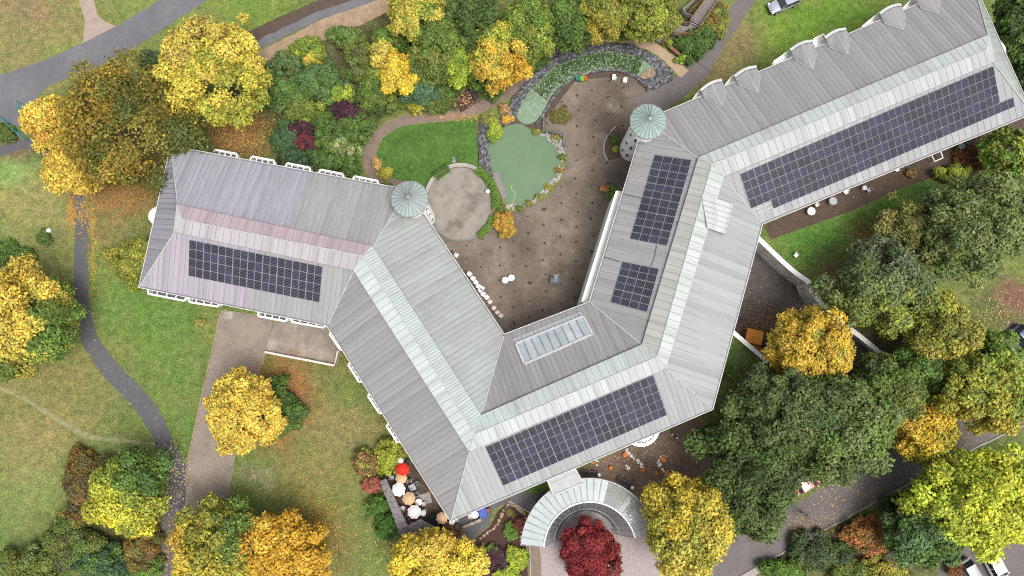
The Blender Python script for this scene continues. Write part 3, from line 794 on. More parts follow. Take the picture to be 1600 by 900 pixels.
# cross gables with a curved front over the far wing, each with a white balcony end beside it
GAB = [((1096,143),(1129,127),(1128,165)),((1149,121),(1183,106),(1184,144)),((1236,80),(1270,66),(1270,108)),((1290,61),(1323,47),(1325,85)),((1376,23),(1409,9),(1412,47)),((1431,-3),(1462,-16),(1466,22))]
ei, en = PL['E_in']
ed = (EI[5] - EI[4]).normalized()
eo = Vector((-ed.y, ed.x, 0))
if eo.dot(EI[4] - EO[4]) < 0: eo = -eo
for fa, fb, ap in GAB:
    zf = 8.35
    a, b2 = P(*fa, zf), P(*fb, zf)
    apex = RP(*ap, ei, en, .08)
    m = (a + b2) / 2 + Vector((0, 0, .75))
    ra, rb = RP(*fa, ei, en, 0), RP(*fb, ei, en, 0)
    # feet where the gable eaves meet the main roof
    fa2 = EI[4] + ed * (a - EI[4]).dot(ed) - eo * .5; fa2.z = EAVE + .25
    fb2 = EI[4] + ed * (b2 - EI[4]).dot(ed) - eo * .5; fb2.z = EAVE + .25
    tops = []
    for t in np.linspace(0, 1, 7):
        p = a + (b2 - a) * t + Vector((0, 0, (.22 * math.sin(math.pi * t)))) + eo * (.22 * math.sin(math.pi * t))
        tops.append(p)
    mb = MB()
    ridge_b = apex
    for i in range(6):
        q = [tops[i], tops[i+1], apex]
        mb.face(q if (q[1]-q[0]).cross(q[2]-q[0]).z > 0 else q[::-1], 0)
    mb.face([tops[0], apex, fa2] if (apex-tops[0]).cross(fa2-tops[0]).z > 0 else [tops[0], fa2, apex], 0)
    mb.face([tops[-1], apex, fb2] if (apex-tops[-1]).cross(fb2-tops[-1]).z > 0 else [tops[-1], fb2, apex], 0)
    mb.tube([tops[3], apex], .045, 6, 2)
    mb.tube([fa2, apex], .035, 6, 2); mb.tube([fb2, apex], .035, 6, 2)
    dn = mb.build('cross_gable', [ROOF['E_in'], M_seam, M_flash], bld, world=True)
    mb = MB()
    for i in range(6):
        for q0, q1 in (((0, 0), (0, -.35)),):
            mb.face([tops[i], tops[i+1], tops[i+1] - Vector((0,0,.3)), tops[i] - Vector((0,0,.3))], 0)
        mb.bar(tops[i] + eo * .16, tops[i+1] + eo * .16, .34, .06, m=0)
        mb.bar(tops[i] - eo * .07, tops[i+1] - eo * .07, .07, .07, m=2)
    w0, w1 = a - eo * .4, b2 - eo * .4
    for z0, z1, mm in ((3.0, 5.0, 1), (5.6, 7.6, 1)):
        mb.face([(w0.x, w0.y, z0), (w1.x, w1.y, z0), (w1.x, w1.y, z1), (w0.x, w0.y, z1)], 1)
    g = mb.build('gable_front', [M_flash, M_glassd, M_dark], dn)
    g.matrix_parent_inverse = Matrix.Identity(4)
    mb = MB()
    pl = [(w0.x, w0.y), (w1.x, w1.y), (w1.x - eo.x * 2.2, w1.y - eo.y * 2.2), (w0.x - eo.x * 2.2, w0.y - eo.y * 2.2)]
    off = Vector((eo.x, eo.y, 0)) * -.02
    mb.prism([(x + off.x, y + off.y) for x, y in pl], 0, 8.1)
    g = mb.build('gable_wall', M_render, dn)
    g.matrix_parent_inverse = Matrix.Identity(4)
for tri in [((1081,157),(1098,150),(1092,142)),((1131,135),(1150,127),(1144,119)),((1206,99),(1238,86),(1230,82)),((1268,74),(1290,64),(1284,56),(1268,64)),((1344,44),(1378,29),(1371,22)),((1405,18),(1433,6),(1426,-3))]:
    z = 6.9
    q = [P(*t, z) for t in tri]
    q = [q[1] - eo * 1.2, q[0] - eo * 1.2, q[0]] + q[2:][::-1] + ([q[1]] if len(tri) == 4 else [])
    mb = MB()
    mb.prism([(p.x, p.y) for p in q], z - .2, z, 0)
    bo = mb.build('balcony', M_white, bld, world=True)
    mb = MB()
    for k in range(1, len(q)):
        s0, s1 = q[k], q[(k + 1) % len(q)]
        for hh, t in ((z + .5, .10), (z + .25, .05)):
            mb.bar((s0.x, s0.y, hh), (s1.x, s1.y, hh), t, .06)
    g = mb.build('railing', M_white, bo)
    g.matrix_parent_inverse = Matrix.Identity(4)

# white parapet of the terrace along the courtyard side of the right-hand wing
z = 6.7
q = [P(909,472,z), P(963,299,z), P(976,302,z) + Vector((.6,-.1,0)), P(924,476,z) + Vector((.6,-.1,0))]
mb = MB()
mb.prism([(p.x, p.y) for p in q], 0, z, 0)
par = mb.build('terrace_parapet', M_white, bld, world=True)
mb = MB()
for t, l in ((.08, .5), (.24, .9), (.45, .5), (.68, .7), (.83, .5)):
    a = q[0].lerp(q[1], t) * .45 + q[3].lerp(q[2], t) * .55
    d = (q[1] - q[0]).normalized()
    mb.bar(a - d * l / 2 + Vector((0,0,.10)), a + d * l / 2 + Vector((0,0,.10)), .26, .2)
g = mb.build('planter_box', M_dark, par); g.matrix_parent_inverse = Matrix.Identity(4)
mb = MB()
for s0, s1 in ((q[0], q[1]), (q[1], q[2])):
    mb.bar((s0.x, s0.y, z + .06), (s1.x, s1.y, z + .06), .16, .10)
g = mb.build('coping', M_white, par); g.matrix_parent_inverse = Matrix.Identity(4)

# round stair towers with copper-green cones
M_copper = roof_mat('copper_green', (0.27, 0.355, 0.325), (0.50, 0.60, 0.56), (0.22, 0.29, 0.265), .55, .6, .6)
M_copper2 = roof_mat('copper_grey', (0.275, 0.315, 0.305), (0.44, 0.52, 0.49), (0.19, 0.205, 0.205), .55, .6, .6, ((0.38, 0.49, 0.45), .5))
def tower(px, py, mat, ang):
    zt = 10.6
    c = P(px, py, zt)
    r = 29.5 / SC(zt)
    rw = r - .42
    mb = MB()
    prof = [(rw, 0), (rw, zt - .12)]
    mb.lathe(prof, 28, (c.x, c.y, 0))
    tw = mb.build('tower', M_towerw, bld, world=True, smooth=True)
    mb = MB()
    n = 12
    ap = Vector((c.x, c.y, zt + 1.15))
    rim = [c + Vector((r * math.cos(2*math.pi*(k+.5)/n), r * math.sin(2*math.pi*(k+.5)/n), 0)) for k in range(n)]
    for k in range(n):
        a, b2 = rim[k], rim[(k+1) % n]
        mb.face([a, b2, ap], 0, [(k*1.1, 0), (k*1.1 + 1.1, 0), (k*1.1 + .55, r)])
        mb.face([a - Vector((0,0,.16)), b2 - Vector((0,0,.16)), b2, a], 1)
        mb.face([b2 - Vector((0,0,.16)), a - Vector((0,0,.16)), Vector((c.x,c.y,zt-.16))], 1)
        mb.bar(a + Vector((0,0,.03)), ap + (a-ap)*.06 + Vector((0,0,.03)), .05, .06, m=2)
        mm = (a + b2) / 2
        mb.bar(mm + Vector((0,0,.03)), ap + (mm-ap)*.14 + Vector((0,0,.03)), .04, .05, m=2)
        mb.bar(a - Vector((0,0,.05)), b2 - Vector((0,0,.05)), .12, .12, m=1)
    mb.lathe([(.26, zt + 1.0), (.2, zt + 1.16), (.0, zt + 1.2)], 12, (c.x, c.y, 0), 0)
    g = mb.build('tower_roof', [mat, M_gut, M_seam, M_flash], tw)
    g.matrix_parent_inverse = Matrix.Identity(4)
    # tall slots in rows on the side away from the wings
    for da in (-.5, 0, .5):
        for z in (1.2, 4.2, 7.2):
            a = ang + da
            p = Vector((c.x + rw * math.cos(a), c.y + rw * math.sin(a), 0))
            nr = Vector((math.cos(a), math.sin(a), 0))
            tg = Vector((-nr.y, nr.x, 0))
            mb = MB()
            q = [p + tg * s * .17 + Vector((0,0,zz)) + nr * .03 for s, zz in ((-1, z), (1, z), (1, z+1.5), (-1, z+1.5))]
            mb.face(q, 1)
            for e0, e1 in ((0,1),(1,2),(2,3),(3,0)): mb.bar(q[e0] + nr*.02, q[e1] + nr*.02, .08, .08, up=nr)
            g = mb.build('tower_window', [M_white, M_glassd], tw)
            g.matrix_parent_inverse = Matrix.Identity(4)
    return c
T1 = tower(640, 311, M_copper2, math.atan2(-.75, .65))
T2 = tower(1013, 190, M_copper, math.atan2(-.80, -.60))

# bays with round roofs
def bay(px, py, z, rpx, ang, spread, mat_roof, ring):
    c = P(px, py, z)
    r = rpx / SC(z)
    mb = MB()
    a0, a1 = ang - spread, ang + spread
    mb.lathe([(r, 0), (r, z - .2)], 24, (c.x, c.y, 0), 0, a0, a1)
    o = mb.build('bay_window', M_render, bld, world=True, smooth=True)
    mb = MB()
    if ring:
        mb.lathe([(r + .15, z - .2), (r + .15, z + .15), (r - .25, z + .15), (r - .25, z - .1)], 28, (c.x, c.y, 0), 0, a0, a1)
        mb.lathe([(r - .2, z - .02), (0, z + .35)], 28, (c.x, c.y, 0), 1, a0, a1)
        for k in range(9):
            a = a0 + (a1 - a0) * k / 8
            mb.bar((c.x + r * math.cos(a), c.y + r * math.sin(a), z + .06), (c.x + .1 * math.cos(a), c.y + .1 * math.sin(a), z + .42), .1, .08, m=0)
    else:
        mb.lathe([(r + .12, z - .2), (r + .12, z), (r * .6, z + .35), (0, z + .5)], 24, (c.x, c.y, 0), 0, a0, a1)
        for k in range(8):
            a = a0 + (a1 - a0) * k / 7
            mb.bar((c.x + r * math.cos(a), c.y + r * math.sin(a), z + .08), (c.x + .2 * math.cos(a), c.y + .2 * math.sin(a), z + .5), .05, .06, m=1)
    g = mb.build('bay_roof', [M_white, mat_roof], o)
    g.matrix_parent_inverse = Matrix.Identity(4)
M_baygl = surf('bay_glass', (0.10, 0.125, 0.12), [((0.3, 0.33, 0.32), .6, .4, .7, .6)], 0.12, 0.6)
bay(246, 337, 7.0, 13, math.pi, 1.9, M_flash, False)
bay(1001, 668, 4.6, 27, math.atan2(-.9, .42), 1.75, M_baygl, True)
bay(1556, 78, 7.0, 15, 0.35, 1.6, M_flash, False)

# skylight in the courtyard slope
p0, n0 = PL['C_in']
def on(px, py, off, pl=(p0, n0)): return RP(px, py, pl[0], pl[1], off)
TL, TR, BR, BL = on(806,537,.16), on(911,494,.16), on(926,522,.16), on(819,569,.16)
mb = MB()
for a, b2 in ((TL,TR),(TR,BR),(BR,BL),(BL,TL)): mb.bar(a - n0*.05, b2 - n0*.05, .22, .28, up=n0)
for k in range(1, 9):
    mb.bar(TL + (TR-TL)*k/9, BL + (BR-BL)*k/9, .10, .12, up=n0, m=1)
sk = mb.build('skylight', [M_flash, M_seam], bld, world=True)
M_sky = surf('skylight_glass', (0.27, 0.305, 0.32), [((0.40, 0.43, 0.44), .5, .42, .62, .8), ((0.17, 0.20, 0.22), 1.4, .5, .72, .6)], 0.12, 0.6)
for k in range(9):
    mb = MB()
    q = [TL+(TR-TL)*k/9, TL+(TR-TL)*(k+1)/9, BL+(BR-BL)*(k+1)/9, BL+(BR-BL)*k/9]
    q = [v - n0*.03 for v in q]
    mb.face(q if (q[1]-q[0]).cross(q[2]-q[0]).z > 0 else q[::-1])
    g = mb.build('skylight_pane', M_sky, sk); g.matrix_parent_inverse = Matrix.Identity(4)
mb = MB()   # flashing apron with snow rails between skylight and eave
q = [on(800,530,.03), on(908,486,.03), on(911,492,.03), on(805,536,.03)]
mb.face(q if (q[1]-q[0]).cross(q[2]-q[0]).z > 0 else q[::-1])
for k in range(17):
    t = (k + .5) / 17
    mb.bar(q[0]+(q[1]-q[0])*t + n0*.03, q[3]+(q[2]-q[3])*t + n0*.03, .22, .05, up=n0, m=1)
mb.build('skylight_apron', [ROOF['C_out'], M_grey], bld, world=True)

# raised shed roof on the outer slope of the right-hand wing
pd, nd = PL['D_out']
q = [on(1096,303,.10,(pd,nd)), on(1146,319,.85,(pd,nd)), on(1134,366,.85,(pd,nd)), on(1105,356,.55,(pd,nd))]
q2 = [on(1096,303,.02,(pd,nd)), on(1146,319,.02,(pd,nd)), on(1134,366,.02,(pd,nd)), on(1105,356,.02,(pd,nd))]
mb = MB()
mb.face(q if (q[1]-q[0]).cross(q[2]-q[0]).z > 0 else q[::-1], 0, [(0,0),(4,0),(4,4),(0,4)])
for i in range(4): mb.face([q2[i], q2[(i+1)%4], q[(i+1)%4], q[i]], 1)
for k in range(1, 6):
    mb.bar(q[0]+(q[3]-q[0])*k/6, q[1]+(q[2]-q[1])*k/6, .04, .09, up=nd, m=2)
mb.build('shed_dormer', [ROOF['D_cout'], M_dark, M_seam], bld, world=True)

# cable and snow rails on the courtyard slope of the right-hand wing
pi_, ni = PL['D_in']
mb = MB()
mb.tube([on(1026,383,.05,(pi_,ni)), on(1023,400,.05,(pi_,ni)), on(1017,416,.05,(pi_,ni))], .035, 5)
mb.tube([on(944,402,.08,(pi_,ni)), on(968,409,.08,(pi_,ni))], .04, 5)
mb.tube([on(975,303,.08,(pi_,ni)), on(1002,310,.08,(pi_,ni))], .04, 5)
mb.build('roof_cable', M_dark, bld, world=True)

# side entrance canopy at the far end
mb = MB()
a, b2 = P(1583,131,3.2), P(1612,116,3.2)
mb.bar(a, b2, 1.4, .2)
mb.bar((a.x,a.y,0),(a.x,a.y,3.1),.15,.15,up=(1,0,0)); mb.bar((b2.x,b2.y,0),(b2.x,b2.y,3.1),.15,.15,up=(1,0,0))
mb.build('entrance_canopy', M_white, bld, world=True)

# ------------------------------------------------------------------ solar arrays
def cell_mat(name, c, c2):
    m, nt, b, tc = start(name, 0.35, 0.08)
    sx = nt.nodes.new('ShaderNodeSeparateXYZ')
    nt.links.new(tc.outputs['UV'], sx.inputs[0])
    f = mth(nt, 'FRACT', mth(nt, 'MULTIPLY', sx.outputs['Y'], 6.0))
    k = mth(nt, 'LESS_THAN', f, .20)
    f2 = mth(nt, 'FRACT', mth(nt, 'MULTIPLY', sx.outputs['X'], 10.0))
    k2 = mth(nt, 'MULTIPLY', mth(nt, 'LESS_THAN', f2, .10), .3)
    nn = noise(nt, tc.outputs['Object'], .5, 4)
    col = mix(nt, ramp(nt, nn, .4, .65), c, c2)
    col = mix(nt, mth(nt, 'MULTIPLY', mth(nt, 'MAXIMUM', k, k2), .7), col, (0.13, 0.133, 0.16))
    nt.links.new(col, b.inputs['Base Color'])
    return m
M_cell = [cell_mat('cells_dark', (0.020, 0.020, 0.028), (0.031, 0.031, 0.043)), cell_mat('cells_blue', (0.022, 0.023, 0.042), (0.033, 0.034, 0.060)), cell_mat('cells_black', (0.016, 0.016, 0.023), (0.025, 0.026, 0.036))]
M_alu = surf('aluminium', (0.50, 0.50, 0.52), [((0.36, 0.36, 0.37), 2, .4, .7, .5)], 0.5, 0.5)
def solar(label, plane, corners, nu, nv, skip=(), extra=(), gap=.04, seed=1, turn=False):
    p0, n = plane
    c = [RP(x, y, p0, n, .13) for x, y in corners]
    org = sum(c, Vector()) / 4
    arr = thing('solar_array', label, 'solar panels', org, 0, 'solar arrays on the metal roof')
    rnd = random.Random(seed)
    def at(u, v): return (c[0] * (1-u) + c[1] * u) * (1-v) + (c[3] * (1-u) + c[2] * u) * v
    cells = [(i, j) for j in range(nv) for i in range(nu) if (i, j) not in skip] + list(extra)
    rest = None
    LU, LV = (c[1] - c[0]).length / nu, (c[3] - c[0]).length / nv
    gu, gv = gap / LU, gap / LV
    for idx, (i, j) in enumerate(cells):
        big_ = idx < 100
        ev = (i if not turn else j) % 2 < .5
        lo, hi = gap / 2, gap / 2
        if ev: lo = gap * .9
        else: hi = gap * .9
        if turn: gv_lo, gv_hi, lo, hi = lo / LV, hi / LV, gu / 2, gu / 2
        else: gv_lo, gv_hi, lo, hi = gv / 2, gv / 2, lo / LU, hi / LU
        u0, u1 = (i + lo) / nu, (i + 1 - hi) / nu
        v0, v1 = (j + gv_lo) / nv, (j + 1 - gv_hi) / nv
        q = [at(u0, v0), at(u1, v0), at(u1, v1), at(u0, v1)]
        uvq = [(0, 1), (1, 1), (1, 0), (0, 0)]
        if turn: uvq = [(1, 1), (1, 0), (0, 0), (0, 1)]
        if (q[1]-q[0]).cross(q[2]-q[0]).z < 0: q, uvq = q[::-1], uvq[::-1]
        cen = sum(q, Vector()) / 4
        m = rnd.choice([0, 0, 0, 1, 1, 2, 2])
        if big_ or rest is None: mb = MB()
        else: mb = rest
        base = 0
        lowq = [p - n * .04 for p in q]
        for a in range(4): mb.face([lowq[a], lowq[(a+1)%4], q[(a+1)%4], q[a]], 0)
        inn = [cen + (p - cen) * .985 for p in q]
        for a in range(4): mb.face([q[a], q[(a+1)%4], inn[(a+1)%4], inn[a]], 0)
        mb.face(inn, 1 if big_ else 1 + m, uvq)
        if big_: mb.build('solar_panel', [M_alu, M_cell[m]], arr, world=True)
        else: rest = mb
    if rest is not None:
        tag(rest.build('solar_panel', [M_alu] + M_cell, arr, world=True), kind='stuff')
    # mounting rails under the panels
    mb = MB()
    for j in range(nv):
        for t in (.25, .75):
            v = (j + t) / nv
            mb.bar(at(.004, v) - n*.075, at(.996, v) - n*.075, .05, .05, up=n)
    mb.build('mounting_rail', M_alu, arr, world=True)
    return arr
solar('dark blue solar array of four rows on the left wing, beside the pinkish ridge', PL['A_out'], [(295.3,374.7),(504,416.7),(499.5,473),(294,431)], 18, 4, seed=1)
solar('dark blue solar array of five rows above the round glass canopy', PL['C_out'], [(758,699),(1021,586),(1042.5,648.6),(786,759.4)], 24, 5, seed=2)
solar('longest solar array, running the length of the top right wing', PL['E_out'], [(1156,272),(1553,103),(1565,175.5),(1178,339.5)], 38, 5, skip={(0,4),(1,4),(2,4)}, extra=[(38.1,4),(39.1,4)], seed=3)
solar('tall solar array of twelve rows near the green tower', PL['D_in'], [(1023.4,241.4),(1081,250),(1042,384.5),(984.4,373.4)], 4, 12, seed=4, turn=True)
solar('smallest solar array, six rows of four panels below the tall one', PL['D_in'], [(973,408.5),(1030,419.6),(1011,488),(954,472.4)], 4, 6, seed=5, turn=True)
# ------------------------------------------------------------------ leaves, trees and shrubs
def leaf_material():
    m = bpy.data.materials.new('leaves')
    m.use_nodes = True
    nt = m.node_tree
    nt.nodes.clear()
    out = nt.nodes.new('ShaderNodeOutputMaterial')
    at = nt.nodes.new('ShaderNodeAttribute')
    at.attribute_name = 'Leaf'
    d = nt.nodes.new('ShaderNodeBsdfPrincipled')
    d.inputs['Roughness'].default_value = 0.55
    d.inputs['Specular IOR Level'].default_value = 0.25
    t = nt.nodes.new('ShaderNodeBsdfTranslucent')
    mx = nt.nodes.new('ShaderNodeMixShader')
    mx.inputs[0].default_value = 0.14
    nt.links.new(at.outputs['Color'], d.inputs['Base Color'])
    nt.links.new(at.outputs['Color'], t.inputs['Color'])
    nt.links.new(d.outputs[0], mx.inputs[1])
    nt.links.new(t.outputs[0], mx.inputs[2])
    nt.links.new(mx.outputs[0], out.inputs['Surface'])
    return m
M_leaf = leaf_material()

def leaf_object(name, pos, nrm, size, col, parent=None, rng=None, aspect=.62):
    """one mesh of kite-shaped leaves"""
    n = len(pos)
    nrm = nrm / (np.linalg.norm(nrm, axis=1, keepdims=True) + 1e-9)
    a = rng.normal(size=(n, 3))
    t = a - nrm * (a * nrm).sum(1, keepdims=True)
    t /= np.linalg.norm(t, axis=1, keepdims=True) + 1e-9
    b = np.cross(nrm, t)
    s = size[:, None]
    bend = nrm * s * rng.uniform(-.18, .05, (n, 1))
    v = np.stack([pos - t * s * .5 + bend, pos - b * s * .5 * aspect - t * s * .06, pos + t * s * .5 + bend, pos + b * s * .5 * aspect - t * s * .06], 1).reshape(-1, 3)
    me = bpy.data.meshes.new(name)
    me.vertices.add(4 * n)
    me.vertices.foreach_set('co', v.ravel())
    me.loops.add(4 * n)
    me.loops.foreach_set('vertex_index', np.arange(4 * n, dtype=np.int32))
    me.polygons.add(n)
    me.polygons.foreach_set('loop_start', np.arange(0, 4 * n, 4, dtype=np.int32))
    me.update(calc_edges=True)
    at_ = me.color_attributes.new('Leaf', 'FLOAT_COLOR', 'POINT')
    c4 = np.repeat(np.concatenate([np.clip(col * 1.0, .004, .9), np.ones((n, 1))], 1), 4, 0)
    at_.data.foreach_set('color', c4.ravel())
    me.materials.append(M_leaf)
    o = bpy.data.objects.new(name, me)
    COL.objects.link(o)
    if parent is not None: o.parent = parent
    return o

def crown_arrays(rx, ry, z0, z1, pal, leaf, seed, lump=.33, dens=1.0, grad=None, gmix=.5, droop=.25, ragged=.16, nclump=None):
    """foliage as clumps spread over an uneven crown; pal: colours, grad: direction along which they follow each other"""
    rng = np.random.default_rng(seed)
    Rm = (rx + ry) / 2
    zc = z0 + (z1 - z0) * .40
    hu, hl = z1 - zc, zc - z0
    M = nclump or int(np.clip(11 / lump ** 1.6, 14, 120))
    i = np.arange(M) + .5
    zz = 1 - i / M * 1.45
    ph = i * 2.39996 + rng.normal(0, .25, M)
    rr = np.sqrt(np.clip(1 - zz ** 2, 0, 1))
    d = np.stack([rr * np.cos(ph), rr * np.sin(ph), zz], 1) + rng.normal(0, .10, (M, 3))
    lob = 1 + ragged * (np.sin(2 * ph + rng.uniform(0, 6)) * .6 + np.sin(3 * ph + rng.uniform(0, 6)) * .6 + rng.normal(0, .6, M))
    cr = Rm * lump * rng.uniform(.55, 1.12, M)
    k = (1 - lump * .80) * lob * rng.uniform(.80, 1.08, M)
    cen = np.stack([d[:, 0] * rx * k, d[:, 1] * ry * k, zc + np.where(d[:, 2] > 0, d[:, 2] * (hu - lump * hu * .7), d[:, 2] * hl * .8) * rng.uniform(.82, 1.08, M)], 1)
    area = 4 * math.pi * cr ** 2 * .62
    cnt = np.maximum(12, (area * dens * 1.15 / (leaf ** 2 * .31)).astype(int))
    tot = cnt.sum()
    lim = 26000
    if tot > lim: cnt = np.maximum(8, (cnt * lim / tot).astype(int))
    idx = np.repeat(np.arange(M), cnt)
    n = len(idx)
    dd = rng.normal(size=(n, 3))
    dd /= np.linalg.norm(dd, axis=1, keepdims=True)
    outd = d[idx] / (np.linalg.norm(d[idx], axis=1, keepdims=True) + 1e-9)
    dd = dd + outd * .55 + np.array([0, 0, .35])
    dd /= np.linalg.norm(dd, axis=1, keepdims=True)
    rad = cr[idx] * (rng.uniform(0, 1, n) ** .35 * .62 + .42) * (1 + .22 * np.sin(dd[:, 0] * 7 + idx) * np.sin(dd[:, 1] * 7 + idx * 2.3) + rng.normal(0, .07, n))
    pos = cen[idx] + dd * rad[:, None] * np.array([1, 1, .85])
    q95 = np.percentile(np.hypot(pos[:, 0] / rx, pos[:, 1] / ry), 93)     # fit the crown to its measured spread
    pos[:, :2] *= .97 / q95
    cen[:, :2] *= .97 / q95
    pos[:, 2] = np.maximum(pos[:, 2], .06)
    nrm = dd * .8 + np.array([0, 0, .55]) + rng.normal(0, .48, (n, 3))
    pal = np.array(pal)
    K = len(pal)
    if grad is not None:
        g = (cen[:, 0] / rx * math.cos(grad) + cen[:, 1] / ry * math.sin(grad)) * .62 + .5
        g = g + rng.normal(0, .20 * gmix + .05, M)
    else:
        g = rng.uniform(0, 1, M)
    gi = g[idx] + rng.normal(0, .10, n)
    q = np.clip(gi, 0, .9999) * (K - 1)
    lo = np.floor(q).astype(int)
    fr = (q - lo)[:, None]
    col = pal[lo] * (1 - fr) + pal[np.minimum(lo + 1, K - 1)] * fr
    col = col * rng.uniform(.74, 1.22, M)[idx][:, None] * rng.uniform(.55, 1.42, n)[:, None] * (1 + rng.normal(0, .06, (n, 3)))
    size = leaf * rng.uniform(.65, 1.35, n)
    return pos, nrm, size, col, rng, cen, zc

TREE_N = 0
def tree(label, px, py, rpx, rpy, h, pal, leaf=.34, lump=.33, grad=None, gmix=.5, dens=1.0, name='tree', group=None, ragged=.16, z0f=.28, cat='tree'):
    global TREE_N
    TREE_N += 1
    z0 = h * z0f
    zc = z0 + (h - z0) * .40
    p = P(px, py, zc + (h - zc) * .3)
    s = SC(zc + (h - zc) * .3)
    rx, ry = rpx / s , rpy / s
    t = thing(name, label, cat, (p.x, p.y, 0), 0, group)
    pos, nrm, size, col, rng, cen, zc = crown_arrays(rx, ry, z0, h, pal, leaf, 100 + TREE_N, lump, dens, grad, gmix, ragged=ragged)
    leaf_object('crown', pos, nrm, size, col, t, rng)
    mb = MB()
    r0 = .10 + .028 * h
    top = z0 + (h - z0) * .5
    wob = rng.normal(0, .12, (5, 2))
    pts = [Vector((wob[k][0] * (k > 0), wob[k][1] * (k > 0), top * k / 4)) for k in range(5)]
    mb.tube(pts, [r0 * 1.35, r0, r0 * .85, r0 * .66, r0 * .42], 8)
    for k in range(7):
        e = cen[int(rng.integers(0, len(cen)))] * .92
        b0 = pts[2 + k % 2]
        e = Vector(e)
        mid = b0.lerp(e, .5) + Vector((0, 0, -.25))
        mb.tube([b0, mid, e], [r0 * .45, r0 * .28, r0 * .09], 5)
    mb.build('trunk', M_bark, t, smooth=True)
    return t
def shrub(label, px, py, rpx, rpy, h, pal, leaf=.22, lump=.30, grad=None, gmix=.5, dens=.95, name='shrub', group=None, ragged=.3, cat='shrub'):
    global TREE_N
    TREE_N += 1
    p = P(px, py, h * .5)
    s = SC(h * .5)
    rx, ry = rpx / s, rpy / s
    pos, nrm, size, col, rng, cen, zc = crown_arrays(rx, ry, .0, h, pal, leaf, 100 + TREE_N, lump, dens, grad, gmix, ragged=ragged)
    o = leaf_object(name, pos, nrm, size, col, None, rng)
    o.location = (p.x, p.y, 0)
    return tag(o, label, cat, group)

YEL, GOLD, ORG = (0.62, 0.49, 0.085), (0.60, 0.41, 0.06), (0.46, 0.20, 0.03)
DULL, LIME, YGR = (0.40, 0.31, 0.07), (0.36, 0.42, 0.045), (0.27, 0.30, 0.045)
GRN, DGR, OLV = (0.112, 0.185, 0.034), (0.060, 0.100, 0.026), (0.155, 0.168, 0.034)
BLG, GGR, BRT = (0.085, 0.165, 0.075), (0.145, 0.20, 0.062), (0.13, 0.24, 0.035)
RED, PUR, RUS = (0.20, 0.018, 0.020), (0.060, 0.026, 0.036), (0.25, 0.12, 0.03)
PI = math.pi
G_OAK = 'trees around the building'
# left side
tree('large olive and rust crowned tree by the road bend, biggest on the left', 195, 196, 122, 102, 12.5, [(0.17,0.16,0.03), (0.21,0.165,0.03), (0.33,0.22,0.03), (0.18,0.155,0.028), (0.13,0.145,0.028), (0.09,0.11,0.026)], .36, .24, PI*-.15, .9, group=G_OAK)
tree('bright amber tree at the road edge next to the teal railing', 74, 190, 43, 44, 9.5, [GOLD, YEL, GOLD, (0.5,0.28,0.05)], .34, .34, group=G_OAK)
tree('amber yellow tree below the teal railing, over the head of the park path', 114, 256, 52, 48, 9, [YEL, GOLD, YEL], .34, .32, group=G_OAK)
tree('tall lemon yellow tree between the road and the building', 328, 108, 96, 88, 13, [DULL, YEL, YEL, (0.5,0.42,0.05), YGR], .36, .22, -PI*.3, .6, group=G_OAK)
tree('low dark conifer tucked behind the lemon yellow tree', 236, 95, 28, 16, 5, [DGR, (0.06,0.10,0.04)], .3, .4, group=G_OAK)
tree('yellow and green tree cut by the left edge of the photo', 30, 498, 77, 86, 10.5, [YEL, GOLD, YEL, GOLD, YEL, YGR, GRN], .36, .27, -PI*.15, .9, group=G_OAK)
tree('round golden tree beside the paved driveway', 376, 645, 58, 64, 10, [GOLD, YEL, GOLD, YEL], .34, .27, group=G_OAK)
shrub('dark green bush in the shade right of the round golden tree', 438, 640, 32, 46, 3.5, [DGR, GRN, DGR], .28, group='bushes')
tree('half green, half lemon tree left of the path junction', 197, 772, 54, 70, 9.5, [(0.62,0.54,0.04), (0.5,0.48,0.05), YGR, GRN, (0.08,0.14,0.035)], .34, .28, PI*.35, .5, group=G_OAK)
tree('green and amber mottled tree at the bottom of the driveway', 338, 850, 66, 72, 9.5, [GOLD, (0.48,0.38,0.045), GRN, (0.42,0.34,0.045), GRN, (0.09,0.15,0.035)], .34, .27, 0.5, .6, group=G_OAK)
tree('orange yellow tree at the bottom edge on the lawn', 436, 868, 74, 62, 9, [(0.58,0.35,0.035), (0.54,0.30,0.03), GOLD, (0.58,0.35,0.035)], .34, .28, group=G_OAK)
tree('bright yellow tree below the thatched shelter', 672, 878, 66, 46, 8, [YEL, (0.62,0.47,0.03), YEL, GOLD], .32, .32, group=G_OAK)
for lab, px, py, rx, ry, h, pal in [
 ('brownish green thicket bush left of the half lemon tree', 130, 760, 34, 62, 2.6, [OLV, RUS, (0.10,0.11,0.035), (0.12,0.085,0.045)]),
 ('dusty olive thicket bush at the bottom left', 110, 850, 46, 44, 3.0, [OLV, GRN, (0.12,0.12,0.05)]),
 ('mid green thicket bush in the bottom left corner', 50, 885, 52, 30, 2.8, [GRN, OLV, GGR]),
 ('dark teal green bush at the bottom edge', 165, 880, 44, 34, 3.2, [DGR, (0.055,0.11,0.06), GRN]),
 ('russet brown bush beside the path under the half lemon tree', 222, 858, 30, 40, 2.4, [(0.13,0.08,0.05), OLV, RUS]),
 ('bright green low bush at the bottom beside the path', 222, 890, 26, 20, 2.0, [BRT, GRN, BRT])]:
    shrub(lab, px, py, rx, ry, h, pal, .24, group='thicket in the bottom left')
shrub('yellow green bush against the left end of the building', 212, 410, 34, 44, 3.6, [YGR, OLV, (0.38,0.34,0.05), GRN], .26, ragged=.3, group='bushes')
shrub('small green tussock in the rough meadow grass by the lamp post', 68, 372, 14, 12, .8, [GRN, DGR], .22, group='bushes')
